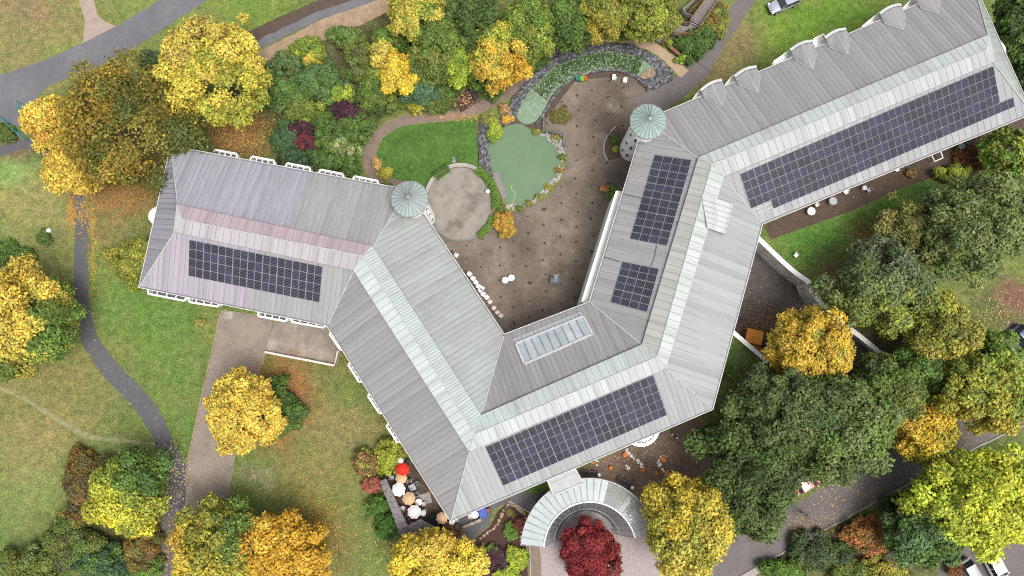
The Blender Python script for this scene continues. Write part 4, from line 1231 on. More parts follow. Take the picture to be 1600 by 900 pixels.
shrub('dark low bramble patch on the left meadow', 12, 395, 36, 22, 1.0, [DGR, GRN], .22, group='bushes')
shrub('pale dry shrub on the small lawn near the left wing', 312, 504, 8, 7, .8, [(0.35,0.26,0.10), YGR], .16, group='bushes')
shrub('green scrub at the left end of the teal railing', 6, 208, 18, 18, 1.4, [GRN, DGR, OLV], .24, group='bushes')

# top, between the upper path and the pond
TOPG = 'trees above the pond'
tree('yellow topped green tree at the top edge', 652, 22, 56, 46, 9.5, [(0.55,0.42,0.04), YGR, YEL, YGR, GRN], .34, .28, -PI*.1, .8, group=TOPG)
tree('round mid green tree under the yellow topped one', 690, 62, 54, 40, 8, [OLV, GRN, (0.13,0.17,0.035)], .32, .26, group=TOPG)
tree('dull green tree with a mossy sheen left of the lime column', 668, 98, 50, 34, 7, [GRN, (0.12,0.15,0.035), OLV], .32, .26, group=TOPG)
tree('small bright yellow tree above the garden path', 628, 114, 38, 34, 6.5, [YEL, (0.62,0.47,0.03), GOLD], .3, .32, group=TOPG)
tree('narrow yellow sapling in the shrubbery', 598, 84, 20, 28, 5.5, [YEL, DULL, LIME], .28, .36, group=TOPG)
tree('lime green narrow tree right of the bright yellow one', 714, 97, 20, 38, 6.5, [LIME, BRT, LIME], .3, .34, group=TOPG)
tree('blue green conifer by the garden path', 655, 140, 28, 22, 5, [BLG, (0.07,0.135,0.06)], .26, .38, group=TOPG)
tree('amber and lime tree overhanging the niche of benches', 778, 82, 48, 58, 8.5, [GOLD, LIME, YGR, GOLD, (0.5,0.3,0.03)], .32, .28, -PI*.35, .7, group=TOPG)
tree('deep green tree at the top left of the wood', 738, 28, 52, 46, 9.5, [GRN, DGR, (0.10,0.15,0.03)], .34, .28, group=TOPG)
tree('fresh green tree at the top above the stream pool', 826, 42, 50, 56, 9, [(0.14,0.22,0.035), GRN, YGR, GRN], .32, .28, group=TOPG)
tree('dark green tree overhanging the bend of the stream pool', 886, 36, 48, 44, 8.5, [GRN, (0.11,0.17,0.03), DGR], .32, .28, group=TOPG)
tree('olive and yellow flecked tree at the top', 940, 24, 46, 40, 9, [OLV, YGR, (0.3,0.24,0.03), OLV], .32, .28, group=TOPG)
tree('yellow green weeping tree beside the timber walkway', 1010, 16, 48, 46, 8.5, [YGR, (0.25,0.29,0.035), OLV, YGR], .34, .26, group=TOPG)
shrub('dark evergreen bush over the stone bank', 838, 90, 26, 16, 2.4, [DGR, GRN], .26, group=TOPG)
shrub('green bush beside the niche of benches', 772, 138, 24, 18, 2.0, [GRN, DGR], .24, group=TOPG)
shrub('yellow leaved bush beneath the bright yellow tree', 648, 162, 14, 16, 2.2, [(0.45,0.38,0.04), YGR], .22, group=TOPG)
shrub('low green bush along the upper side of the garden path', 680, 160, 34, 18, 1.8, [GRN, DGR, OLV], .24, group=TOPG)
shrub('dark green bush left of the niche of benches', 694, 138, 24, 26, 2.6, [DGR, GRN], .24, group=TOPG)

for lab, px, py, rx, ry, h, pal in [
 ('leafy green understorey bush between the yellow sapling and the dull green tree', 612, 62, 30, 26, 4.5, [GRN, BRT, OLV]),
 ('leafy green understorey bush right of the dull green tree', 722, 62, 26, 24, 5.0, [GRN, (0.13,0.20,0.035)]),
 ('bright understorey bush between the lime column and the amber tree', 742, 118, 20, 22, 3.6, [BRT, GRN]),
 ('dark understorey bush above the blue green conifer', 690, 122, 24, 22, 3.6, [GRN, DGR]),
 ('green understorey bush right of the amber and lime tree', 826, 98, 20, 16, 3.0, [GRN, BRT]),
 ('mixed green bush between the dull olive bush and the small yellow tree', 594, 118, 24, 26, 3.4, [GRN, YGR, OLV]),
 ('green bush filling the gap at the top between two trees', 905, 22, 26, 34, 6.0, [GRN, (0.13,0.21,0.035)]),
 ('yellowish green bush at the top between the olive and the weeping tree', 976, 36, 20, 24, 4.5, [YGR, GRN]),
 ('plain green bush on the lower slope below the small yellow tree', 612, 152, 26, 20, 2.2, [GRN, OLV, BRT])]:
    shrub(lab, px, py, rx, ry, h, pal, .27, .28, group=TOPG)

# shrubbery left of the pond
SHG = 'shrubbery between the building and the upper path'
for lab, px, py, rx, ry, h, pal in [
 ('grey green bush at the upper left of the shrubbery', 448, 106, 36, 30, 3.2, [GRN, BLG, OLV]),
 ('lime tinted bush by the dry bank', 482, 82, 34, 24, 3.0, [YGR, GRN, LIME]),
 ('feathery pale green bush by the dry bank', 540, 58, 36, 20, 2.6, [GGR, GRN]),
 ('dull olive bush near the yellow sapling', 566, 92, 28, 36, 3.2, [OLV, GRN, (0.14,0.11,0.05)]),
 ('blue green bush in the middle of the shrubbery', 500, 130, 44, 32, 3.4, [(0.085,0.16,0.06), GRN, BLG]),
 ('mid green bush left of the middle of the shrubbery', 448, 150, 36, 32, 3.0, [GRN, (0.10,0.17,0.05)]),
 ('bright green bush above the purple one', 530, 148, 30, 18, 2.6, [BRT, LIME, GRN]),
 ('dark green bush right of the purple one', 586, 150, 34, 36, 3.0, [DGR, GRN, OLV]),
 ('moss green bush below the blue green one', 474, 172, 40, 24, 2.8, [OLV, GRN, YGR]),
 ('deep green bush between the purple and the red ones', 512, 202, 34, 30, 2.8, [GRN, DGR]),
 ('leafy green bush on the garden path bend', 556, 200, 26, 32, 2.8, [(0.10,0.175,0.04), GRN, DGR]),
 ('dark ivy green bush by the leaf strewn yard', 444, 215, 22, 34, 2.4, [DGR, BLG]),
 ('dark glossy bush against the balconies', 462, 250, 34, 22, 2.2, [DGR, (0.05,0.095,0.05)]),
 ('variegated cream and green bush', 535, 230, 28, 16, 2.4, [GGR, (0.30,0.33,0.14), GRN]),
 ('shaded bush beside the garden path near the green roofed tower', 548, 262, 18, 24, 2.2, [DGR, GRN]),
 ('shaded bush behind the railed light well', 510, 252, 26, 20, 2.0, [DGR, GRN])]:
    shrub(lab, px, py, rx, ry, h * 1.1, pal, .25, .26, group=SHG)
shrub('dark purple leaved bush', 546, 178, 28, 24, 2.8, [PUR, (0.09,0.035,0.05)], .24, group=SHG)
shrub('purple bush with a crimson flush, near the building', 474, 202, 22, 16, 2.6, [PUR, (0.08,0.03,0.04)], .24, group=SHG)
shrub('crimson bush just under the purple one', 477, 221, 20, 16, 2.5, [(0.20,0.04,0.045), (0.15,0.03,0.04), PUR], .24, group=SHG)
shrub('small yellow shrub in the shrubbery under the dry bank', 490, 93, 12, 10, 3.6, [YEL, (0.45,0.40,0.04)], .22, group=SHG)
shrub('small golden shrub at the left of the shrubbery', 482, 99, 7, 7, 3.9, [GOLD, YEL], .2, group=SHG)
shrub('round clipped lemon shrub by the left tower', 602, 270, 12, 11, 1.2, [(0.42,0.36,0.06), YGR], .16, group='shrubs at the pond garden')
shrub('sandy orange grass clump by the left tower', 589, 256, 7, 14, .8, [(0.52,0.33,0.13), (0.45,0.28,0.11)], .16, dens=.7, group='shrubs at the pond garden')
shrub('low green shrub at the foot of the left tower', 604, 293, 12, 7, .9, [BRT, GRN], .18, group='shrubs at the pond garden')
shrub('round orange shrub at the edge of the round terrace', 788, 351, 19, 20, 1.5, [(0.50,0.24,0.04), (0.44,0.30,0.05), (0.36,0.30,0.05), (0.5,0.2,0.04)], .18, group='shrubs at the pond garden')
shrub('dark round shrub between pond and round terrace', 783, 326, 8, 8, .9, [OLV, (0.10,0.10,0.03)], .16, group='shrubs at the pond garden')
shrub('mossy yellow green grass mound on the courtyard', 875, 182, 17, 16, .35, [OLV, (0.20,0.19,0.05), (0.12,0.10,0.05)], .14, dens=.35, group='shrubs at the pond garden')
shrub('straw coloured grass tuft on the dark rocks', 760, 186, 10, 10, 1.0, [(0.28,0.25,0.08), OLV], .18, group='shrubs at the pond garden')
shrub('bright lime waterside plant left of the pond', 772, 203, 12, 22, 1.0, [LIME, (0.30,0.36,0.04), BRT], .2, group='shrubs at the pond garden')
shrub('orange waterside plant at the head of the pond', 793, 186, 11, 7, .8, [(0.55,0.28,0.05), GOLD], .18, group='shrubs at the pond garden')
shrub('tan waterside plant above the orange one', 788, 170, 9, 9, .8, [(0.36,0.22,0.10), (0.40,0.25,0.10)], .18, group='shrubs at the pond garden')
for k, (px, py, pal, lab) in enumerate([
 (838,206,[(0.25,0.27,0.06),OLV],'yellowish marginal plant at the pond head near the stream pool'),
 (866,214,[(0.30,0.22,0.09),OLV],'straw marginal plant at the upper right of the pond'),
 (878,245,[OLV,GRN],'olive marginal plant at the right rim of the pond'),
 (873,266,[(0.40,0.20,0.05),OLV],'rusty marginal plant at the right rim of the pond'),
 (857,292,[(0.36,0.24,0.06),YGR],'amber marginal plant at the lower right rim of the pond'),
 (842,307,[(0.28,0.26,0.08),OLV],'pale marginal plant near the pond foot'),
 (826,318,[OLV,(0.22,0.22,0.06)],'dull marginal plant at the pond foot'),
 (812,325,[GRN,OLV],'green marginal plant at the pond foot')]):
    shrub(lab, px, py, 7, 5, .5, pal, .14, dens=.7, group='marginal plants on the pond rim')
shrub('green plant in the semicircular bed at the right tower', 960, 216, 7, 8, .9, [GRN, DGR], .16, group='shrubs at the pond garden')
shrub('bright small plant at the door of the right tower', 961, 233, 5, 5, .8, [BRT, LIME], .15, group='shrubs at the pond garden')
shrub('leafy green wall shrub beside the wooden bench', 956, 305, 8, 14, 1.6, [BRT, GRN], .18, group='shrubs at the pond garden')
shrub('spreading evergreen bush by the tarmac drive', 1090, 66, 30, 28, 1.6, [(0.07,0.13,0.035), GRN, DGR], .2, group='bushes by the timber walkway')
shrub('light green bush along the upper drive edge', 1118, 30, 22, 34, 1.2, [YGR, (0.12,0.16,0.04), RUS], .2, group='bushes by the timber walkway')
shrub('bright small bush at the end of the tan path', 1068, 92, 14, 8, .9, [BRT, LIME], .18, group='bushes by the timber walkway')
shrub('round yellow green bush above the red bench', 1046, 67, 6, 6, .9, [YGR, LIME], .16, group='bushes by the timber walkway')
shrub('dark bush behind the red bench', 1066, 68, 14, 12, 1.1, [DGR, GRN], .2, group='bushes by the timber walkway')

# right side
RG = 'trees on the right'
tree('big dark green tree nearest the pumpkin bed', 1178, 740, 88, 92, 11, [(0.075,0.12,0.028), (0.105,0.15,0.04), (0.05,0.085,0.022)], .38, .24, group=RG)
tree('big dark green tree beside the lawn at the right wing', 1232, 642, 90, 62, 12, [(0.085,0.125,0.034), (0.125,0.16,0.05), (0.055,0.09,0.025)], .38, .24, group=RG)
tree('big grey green tree over the parked cars', 1322, 664, 92, 84, 12, [(0.10,0.145,0.04), (0.14,0.18,0.055), GRN], .38, .24, group=RG)
tree('dense green tree behind the grey green one', 1392, 612, 62, 52, 10, [(0.095,0.13,0.045), GRN, OLV], .36, .28, group=RG)
tree('golden yellow tree inside the curved retaining wall', 1272, 541, 70, 54, 9.5, [GOLD, (0.50,0.36,0.04), (0.46,0.30,0.03), GOLD, YGR], .34, .25, group=RG)
tree('grey green tree with yellowing lower side beside the lawn', 1386, 448, 86, 78, 11, [YGR, (0.19,0.23,0.05), GGR, (0.125,0.155,0.07), (0.11,0.135,0.065)], .36, .26, PI*.55, .5, group=RG)
tree('dense grey olive tree at the right edge', 1532, 352, 92, 84, 12.5, [GGR, (0.17,0.21,0.06), (0.115,0.165,0.05), GGR, (0.22,0.24,0.07)], .36, .22, group=RG)
tree('thin olive yellow tree above the grey green one', 1418, 355, 52, 40, 7.5, [(0.25,0.22,0.07), OLV, (0.18,0.18,0.06)], .3, .28, dens=.65, group=RG, ragged=.3)
tree('yellow green tree on the right, over the lane', 1545, 600, 78, 72, 11.5, [(0.42,0.35,0.04), YGR, GRN, (0.36,0.33,0.045), BRT], .36, .24, PI*.4, .9, group=RG)
tree('olive yellow tree right of the white wall end', 1478, 520, 60, 54, 10, [(0.36,0.30,0.05), YGR, OLV, (0.33,0.27,0.05)], .34, .26, group=RG)
tree('bright green tree under the olive yellow one', 1440, 572, 44, 36, 8, [GRN, (0.09,0.16,0.03)], .34, .3, group=RG)
tree('amber leaved tree over the lane', 1448, 672, 44, 50, 8, [GOLD, (0.5,0.36,0.03), YGR], .32, .32, -PI*.3, .6, group=RG)
tree('lemon lime tree in the bottom right corner', 1532, 784, 100, 76, 12, [LIME, (0.44,0.52,0.05), (0.54,0.54,0.05), (0.42,0.50,0.045)], .42, .22, 0.2, .7, group=RG)
tree('mid green tree left of the lemon lime one', 1448, 838, 56, 52, 9, [GRN, (0.12,0.19,0.045), BLG, GRN], .36, .28, group=RG)
tree('lime green tree beyond the end of the right wing', 1582, 240, 42, 44, 8, [YGR, (0.17,0.24,0.045), BRT], .34, .3, group=RG)
tree('dark green tree at the top right corner', 1590, 40, 34, 62, 9, [DGR, GRN, (0.07,0.11,0.035)], .34, .32, group=RG)
tree('shaded evergreen tree by the end of the right wing', 1604, 128, 22, 44, 7, [DGR, (0.07,0.10,0.03)], .32, .36, group=RG)
shrub('yellow green bush at the end of the soil bed', 1492, 272, 26, 18, 2.4, [YGR, LIME, GRN], .24, group='bushes on the right')
shrub('rust red dying bush in the soil bed', 1518, 246, 26, 20, 1.2, [(0.17,0.07,0.045), RUS, (0.12,0.06,0.04)], .22, dens=.6, group='bushes on the right')
shrub('amber and brown perennial in the soil bed', 1424, 270, 11, 7, .7, [(0.36,0.22,0.05), (0.14,0.09,0.05)], .18, group='bushes on the right')
shrub('small dark bush by the mulch bed', 922, 717, 7, 6, .8, [DGR, GRN], .16, group='bushes on the right')
shrub('bush in the shade at the corner of the lawn', 1120, 690, 26, 30, 2.0, [DGR, (0.06,0.10,0.03)], .26, group='bushes on the right')
shrub('red and orange leaved shrub by the lane', 1352, 836, 40, 26, 2.8, [(0.45,0.15,0.05), (0.42,0.24,0.05), (0.35,0.12,0.06), OLV], .24, dens=.7, group='bushes by the lane', ragged=.3)
shrub('dark green bush left of the red leaved shrub', 1280, 862, 50, 28, 2.4, [DGR, (0.07,0.10,0.045), GRN], .26, group='bushes by the lane')
shrub('bright green bush at the bottom edge right of the lane', 1222, 892, 34, 18, 2.0, [GRN, BRT], .26, group='bushes by the lane')
shrub('yellow flowering bush at the bottom edge', 1385, 890, 34, 22, 2.6, [YEL, YGR, (0.3,0.24,0.05)], .24, group='bushes by the lane')
shrub('dull green bush at the bottom edge between yellow sprigs', 1325, 892, 34, 18, 2.2, [GRN, OLV, YGR], .24, group='bushes by the lane')
shrub('dark holly like bush across the lane', 1408, 800, 26, 26, 3.2, [DGR, (0.04,0.075,0.03)], .26, group='bushes by the lane')
shrub('shaded bush under the bare tree at the right edge', 1586, 740, 30, 22, 2.0, [DGR, GRN], .26, group='bushes by the lane')
shrub('russet shrub beside the grey parked car', 1492, 888, 12, 14, 1.6, [(0.2,0.08,0.04), RUS], .22, group='bushes by the lane')

# by the parasol terrace, the planted bed and the canopy
shrub('spiky lime yellow shrub by the parasol terrace', 610, 712, 28, 26, 2.2, [(0.32,0.32,0.05), YGR, LIME], .30, ragged=.3, group='shrubs at the parasol terrace')
shrub('brown tinged spiky shrub beside the lime yellow one', 572, 724, 20, 24, 1.8, [OLV, (0.25,0.12,0.06), YGR], .28, ragged=.3, group='shrubs at the parasol terrace')
shrub('salmon red shrub by the thatched shelter', 582, 758, 16, 14, 1.3, [(0.36,0.12,0.08), (0.30,0.10,0.06)], .2, group='shrubs at the parasol terrace')
shrub('glossy green rounded shrub, upper of two beside the shelter', 589, 790, 17, 17, 1.9, [(0.06,0.15,0.025), GRN], .2, group='shrubs at the parasol terrace')
shrub('glossy green rounded shrub, lower of two beside the shelter', 602, 822, 18, 20, 1.9, [(0.06,0.15,0.025), (0.05,0.12,0.02)], .2, group='shrubs at the parasol terrace')
shrub('brown withered shrub beside the black cover', 706, 832, 18, 14, 1.0, [(0.14,0.09,0.06), (0.22,0.13,0.06)], .18, dens=.6, group='shrubs at the parasol terrace')
shrub('green rosette shrub in the dark planted bed', 797, 831, 11, 13, .8, [(0.12,0.22,0.04), BRT], .18, group='shrubs in the planted bed')
shrub('coral red shrub in the dark planted bed', 810, 820, 8, 9, .7, [(0.30,0.09,0.06), (0.24,0.09,0.06)], .16, group='shrubs in the planted bed')
shrub('lime green shrub at the lower right of the planted bed', 808, 872, 18, 18, 1.1, [LIME, (0.27,0.36,0.04)], .2, group='shrubs in the planted bed')
shrub('lime shrub at the bottom edge of the planted bed', 790, 896, 24, 10, 1.0, [LIME, (0.27,0.36,0.04)], .2, group='shrubs in the planted bed')
shrub('dark purple low shrub in the planted bed', 774, 874, 20, 18, .7, [PUR, (0.075,0.04,0.05)], .18, group='shrubs in the planted bed')
shrub('yellow tinted shrub at the left of the planted bed', 753, 859, 7, 8, .8, [(0.36,0.33,0.05), YGR], .16, group='shrubs in the planted bed')
shrub('small green shrub in the middle of the planted bed', 770, 857, 9, 9, .7, [BRT, GRN], .16, group='shrubs in the planted bed')
shrub('pink flowered low shrub on the grass verge', 826, 757, 7, 5, .6, [(0.50,0.25,0.22), (0.35,0.20,0.12), GRN], .14, group='shrubs in the planted bed')
shrub('reddish groundcover beside the path corner', 796, 800, 8, 7, .5, [(0.22,0.13,0.06), OLV], .15, group='shrubs in the planted bed')
tree('round yellow and green tree right of the glass canopy', 1081, 822, 76, 76, 11.5, [(0.50,0.38,0.045), (0.40,0.34,0.05), YGR, YEL], .34, .24, -PI*.5, .8, group=G_OAK)
tree('crimson maple inside the ring of the glass canopy', 923, 866, 45, 46, 5.2, [RED, (0.26,0.035,0.035), (0.13,0.014,0.018)], .24, .24, group=G_OAK, ragged=.14)

# bare, twiggy growth
def bare(label, px, py, rpx, h, seed, n=16):
    rng = random.Random(seed)
    p = P(px, py, h * .5)
    t = thing('bare_tree', label, 'tree', (p.x, p.y, 0))
    r = rpx / SC(h * .5)
    mb = MB()
    mb.tube([(0, 0, 0), (.1, .05, h * .3), (0, 0, h * .55)], [.12, .10, .05], 6)
    mb.build('trunk', M_woodg, t, smooth=True)
    mb = MB()
    for k in range(n):
        a = rng.uniform(0, 6.28)
        b0 = Vector((0, 0, h * rng.uniform(.25, .5)))
        e = Vector((math.cos(a) * r * rng.uniform(.5, 1), math.sin(a) * r * rng.uniform(.5, 1), h * rng.uniform(.6, 1)))
        mid = b0.lerp(e, .5) + Vector((rng.uniform(-.2, .2), rng.uniform(-.2, .2), .15))
        mb.tube([b0, mid, e], [.045, .03, .012], 5)
        for j in range(5):
            f = rng.uniform(.35, .95)
            s0 = b0.lerp(e, f)
            mb.tube([s0, s0 + Vector((rng.uniform(-1, 1), rng.uniform(-1, 1), rng.uniform(.1, .7))) * r * .3], [.018, .008], 4)
    mb.build('branches', M_woodg, t)
bare('bare pale branched tree at the right edge', 1582, 724, 28, 4, 3, 18)
bare('bare twiggy tree among the olive leaves on the right', 1462, 380, 24, 6, 4, 18)
bare('bleached twiggy shrub beside the red leaved shrub', 1395, 862, 26, 3, 5, 22)
bare('thin bare tree with twigs over the lane', 1262, 806, 24, 4, 6, 12)
bare('grey bare shrub at the lower edge of the lane', 1258, 850, 30, 2.6, 7, 20)

# fallen leaves on grass and paths
def litter():
    rng = np.random.default_rng(77)
    zones = [ # px, py, rx, ry, count, colours
     (372,208,66,52,2600,[(0.42,0.25,0.07),(0.30,0.15,0.05),(0.5,0.34,0.06)]),(205,275,70,40,1500,[(0.36,0.20,0.06),(0.28,0.13,0.04)]),
     (146,380,5,90,240,[(0.45,0.22,0.05),(0.5,0.30,0.05)]),(112,330,8,30,350,[(0.45,0.22,0.05)]),(128,330,16,40,260,[(0.45,0.25,0.06),(0.5,0.3,0.05)]),(190,310,60,35,900,[(0.42,0.22,0.06),(0.3,0.15,0.05)]),
     (452,612,36,62,2200,[(0.36,0.17,0.05),(0.28,0.12,0.04)]),(430,580,40,25,600,[(0.40,0.2,0.05),(0.3,0.14,0.04)]),(440,690,30,25,300,[(0.36,0.17,0.05)]),
     (490,820,64,66,2000,[(0.30,0.17,0.04),(0.42,0.27,0.05)]),(270,740,26,60,420,[(0.55,0.42,0.18),(0.6,0.5,0.3)]),(262,850,16,50,300,[(0.5,0.36,0.08),(0.3,0.15,0.05)]),
     (710,182,70,8,260,[(0.5,0.3,0.08),(0.4,0.2,0.07)]),(728,155,18,16,160,[(0.35,0.17,0.09),(0.5,0.33,0.14)]),(1370,370,60,30,700,[(0.45,0.28,0.08),(0.35,0.25,0.1)]),(1300,430,40,40,260,[(0.35,0.22,0.1)]),
     (1560,490,60,40,500,[(0.45,0.36,0.1),(0.3,0.2,0.1)]),(1590,465,26,24,500,[(0.25,0.13,0.09),(0.2,0.1,0.07)]),(1260,820,60,30,260,[(0.5,0.33,0.1)]),(1330,770,90,40,260,[(0.5,0.38,0.15)]),
     (1520,240,40,28,600,[(0.25,0.11,0.07),(0.3,0.16,0.07)]),(560,640,60,80,90,[(0.4,0.28,0.1)]),(620,860,50,36,260,[(0.5,0.4,0.12)]),(650,780,50,50,200,[(0.3,0.18,0.08)]),
     (780,470,120,140,50,[(0.35,0.27,0.14)]),(860,380,60,90,40,[(0.4,0.32,0.18)]),(1180,600,50,50,300,[(0.4,0.3,0.06)]),(180,600,120,100,60,[(0.42,0.33,0.1)]),(1000,720,80,50,700,[(0.30,0.23,0.15),(0.2,0.13,0.08),(0.4,0.33,0.25)]),
     (540,560,60,30,160,[(0.4,0.22,0.06)]),(1480,690,60,24,160,[(0.5,0.35,0.07)])]
    pos, col = [], []
    for px, py, rx, ry, n, cs in zones:
        d = rng.normal(0, .48, (n, 2))
        xy = np.stack([px + d[:, 0] * rx, py + d[:, 1] * ry], 1)
        for (x, y) in xy:
            q = P(x, y)
            pos.append((q.x, q.y, .045))
            col.append(np.array(cs[rng.integers(0, len(cs))]) * rng.uniform(.7, 1.25))
    pos, col = np.array(pos), np.array(col)
    n = len(pos)
    o = leaf_object('fallen_leaves', pos, np.array([0, 0, 1.0]) + rng.normal(0, .22, (n, 3)), rng.uniform(.10, .24, n), col, None, rng, .8)
    tag(o, kind='stuff')
    # in the sunken yard
    pos, col = [], []
    for px, py, rx, ry, k in [(1196,508,34,26,420),(1176,480,30,50,160),(1150,515,12,20,80)]:
        d = rng.normal(0, .48, (k, 2))
        for a, b in d:
            q = P(px + a * rx, py + b * ry, YZ)
            pos.append((q.x, q.y, YZ + .04)); col.append(np.array([(0.40,0.22,0.07),(0.28,0.14,0.06)][rng.integers(0, 2)]) * rng.uniform(.7, 1.2))
    n = len(pos)
    o = leaf_object('fallen_leaves', np.array(pos), np.array([0, 0, 1.0]) + rng.normal(0, .2, (n, 3)), rng.uniform(.10, .24, n), np.array(col), None, rng, .8)
    tag(o, kind='stuff')
litter()
# ------------------------------------------------------------------ garden walls, hedges, stones
def wall_line(name, label, cat, pts, thick, z0, z1, mat, cop=None, copw=.1, copmat=None):
    """a wall along world plan points with a coping as its part"""
    c = sum(pts, Vector()) / len(pts)
    t = thing(name, label, cat, (c.x, c.y, 0))
    L, Rr = ribbon([Vector((p.x, p.y, 0)) for p in pts], thick)
    mb = MB()
    mb_c = MB()
    for i in range(len(L) - 1):
        for M, (l0, l1, r0, r1), a, b in ((mb, (L[i], L[i+1], Rr[i], Rr[i+1]), z0, z1),):
            M.face([(r0.x,r0.y,b),(r1.x,r1.y,b),(l1.x,l1.y,b),(l0.x,l0.y,b)])
            M.face([(l0.x,l0.y,a),(l0.x,l0.y,b),(l1.x,l1.y,b),(l1.x,l1.y,a)])
            M.face([(r0.x,r0.y,a),(r1.x,r1.y,a),(r1.x,r1.y,b),(r0.x,r0.y,b)])
    for k in (0, -1):
        l, r = L[k], Rr[k]
        mb.face([(l.x,l.y,z0),(r.x,r.y,z0),(r.x,r.y,z1),(l.x,l.y,z1)])
    mb.build('wall_body', mat, t, world=True)
    if cop:
        L, Rr = ribbon([Vector((p.x, p.y, 0)) for p in pts], thick + copw)
        for i in range(len(L) - 1):
            l0, l1, r0, r1 = L[i], L[i+1], Rr[i], Rr[i+1]
            a, b = z1 + .003, z1 + cop
            mb_c.face([(r0.x,r0.y,b),(r1.x,r1.y,b),(l1.x,l1.y,b),(l0.x,l0.y,b)])
            mb_c.face([(l0.x,l0.y,a),(l0.x,l0.y,b),(l1.x,l1.y,b),(l1.x,l1.y,a)])
            mb_c.face([(r0.x,r0.y,a),(r1.x,r1.y,a),(r1.x,r1.y,b),(r0.x,r0.y,b)])
        for k in (0, -1):
            l, r = L[k], Rr[k]
            mb_c.face([(l.x,l.y,z1),(r.x,r.y,z1),(r.x,r.y,z1+cop),(l.x,l.y,z1+cop)])
        mb_c.build('coping', copmat or M_white, t, world=True)
    return t
M_retw = surf('stained_wall', (0.55, 0.53, 0.50), [((0.28, 0.27, 0.245), .8, .42, .68, .7), ((0.55, 0.53, 0.5), 2.2, .5, .75, .7), ((0.16, 0.16, 0.15), 3, .6, .8, .5)], 0.9)
M_retd = surf('dark_block_wall', (0.15, 0.15, 0.15), [((0.07, 0.07, 0.07), .9, .42, .68, .8), ((0.26, 0.26, 0.26), 2.5, .5, .75, .6)], 0.9)
rw = smooth_line([yd[0], yd[1], yd[2]], 4)[:-1] + smooth_line([yd[2], yd[3], yd[4], yd[5], yd[6]], 6)
wall_line('retaining_wall', 'long white capped retaining wall curving between the lawn and the sunken yard', 'wall', rw, .30, YZ, .42, M_retw, .10, .30)
wall_line('retaining_wall', 'straight white topped wall closing the sunken yard below the orange store', 'wall', [yd[12], yd[11]], .30, YZ, .42, M_retd, .10, .26)
lw = smooth_line([yd[11], yd[10], yd[9]], 6)
wall_line('retaining_wall', 'short curved wall of dark blocks beside the orange store', 'wall', lw, .34, YZ, .36, M_retd, .10, .06)
wall_line('retaining_wall', 'hidden side wall of the ramp under the golden tree', 'wall', [yd[9], yd[8], yd[7]], .3, YZ, .05, M_retd)
wall_line('terrace_wall', 'thin brick edged wall of the stained terrace by the left wing', 'wall', [P(416,550), P(524,571), P(530,548)], .22, 0, .55, M_stone, .07, .05, M_pinkp)
a = [P(720 + 55 * math.cos(t), 318 + 59 * math.sin(t)) for t in np.linspace(R(196), R(300), 16)]
wall_line('terrace_wall', 'low stone seat wall round the upper side of the round terrace', 'wall', a, .45, 0, .45, M_stone, .08, .06, M_concrete)
a = [P(720 + 54 * math.cos(t), 318 + 58 * math.sin(t)) for t in np.linspace(R(55), R(150), 20)]
wall_line('terrace_kerb', 'dark kerb round the lower rim of the round terrace', 'kerb', a, .16, 0, .16, M_seam)
wall_line('garden_kerb', 'dark timber edge stepping across the small bright lawn', 'edging', smooth_line([P(598,256), P(612,232), P(634,212), P(660,203), P(712,202), P(722,192)], 5), .16, 0, .10, M_lawn2)
wall_line('garden_kerb', 'stone edge between the stream pool and the courtyard', 'edging', smooth_line([P(838,196), P(850,178), P(866,152), P(886,130), P(916,116), P(958,110), P(992,121), P(1010,136)], 5), .30, 0, .30, M_rock)
wall_line('garden_kerb', 'dark block edge at the corner of the pond and the courtyard', 'edging', [P(850,182), P(848,206), P(874,209), P(881,216), P(882,236)], .28, 0, .35, M_rock)
wall_line('road_kerb', 'long kerb along the lower edge of the lane', 'kerb', [p for p in RR], .16, 0, .12, M_concrete)
wall_line('bed_kerb', 'pale kerb round the semicircular bed at the right tower', 'kerb', bedp[:16], .14, 0, .14, M_concrete)
wall_line('path_kerb', 'pale kerb beside the footpath at the grass verge', 'kerb', [P(798,784), P(828,801), P(842,806)], .14, 0, .12, M_concrete)
wall_line('path_kerb', 'pale kerb between the side path and the planted bed', 'kerb', [P(827,846), P(829,880), P(828,930)], .14, 0, .12, M_concrete)
wall_line('drive_kerb', 'leaf strewn kerb on the left edge of the paved driveway', 'kerb', [P(344,490), P(335,535), P(317,612), P(294,716), P(290,760)], .16, 0, .10, M_stone)
wall_line('drive_channel', 'dark drain channel across the tarmac drive', 'drain', [P(1084,93), P(1114,115)], .16, 0, .015, M_dark)

# hedge round the right side of the round terrace
def hedge(label, pts, w, h, pal, n, seed):
    rng = np.random.default_rng(seed)
    c = smooth_line(pts, 8)
    L, Rr = ribbon(c, w)
    pos, nrm = [], []
    for _ in range(n):
        i = rng.integers(0, len(c) - 1)
        t = rng.uniform()
        l, r = L[i].lerp(L[i+1], t), Rr[i].lerp(Rr[i+1], t)
        u = rng.uniform(-.08, 1.08)
        e = abs(u - .5) * 2
        zt = h * (1 - .35 * max(0, e) ** 3)
        z = zt * (1 - rng.uniform(0, 1) ** 2 * (.95 if e > .75 else .25))
        q = l.lerp(r, u)
        pos.append((q.x, q.y, max(z, .06)))
        nrm.append(((r - l).x * (u - .5), (r - l).y * (u - .5), .8))
    pos, nrm = np.array(pos), np.array(nrm) + rng.normal(0, .4, (n, 3))
    pal = np.array(pal)
    col = pal[rng.integers(0, len(pal), n)] * rng.uniform(.65, 1.3, (n, 1))
    o = leaf_object('hedge', pos, nrm, rng.uniform(.12, .24, n), col, None, rng)
    return tag(o, label, 'hedge')
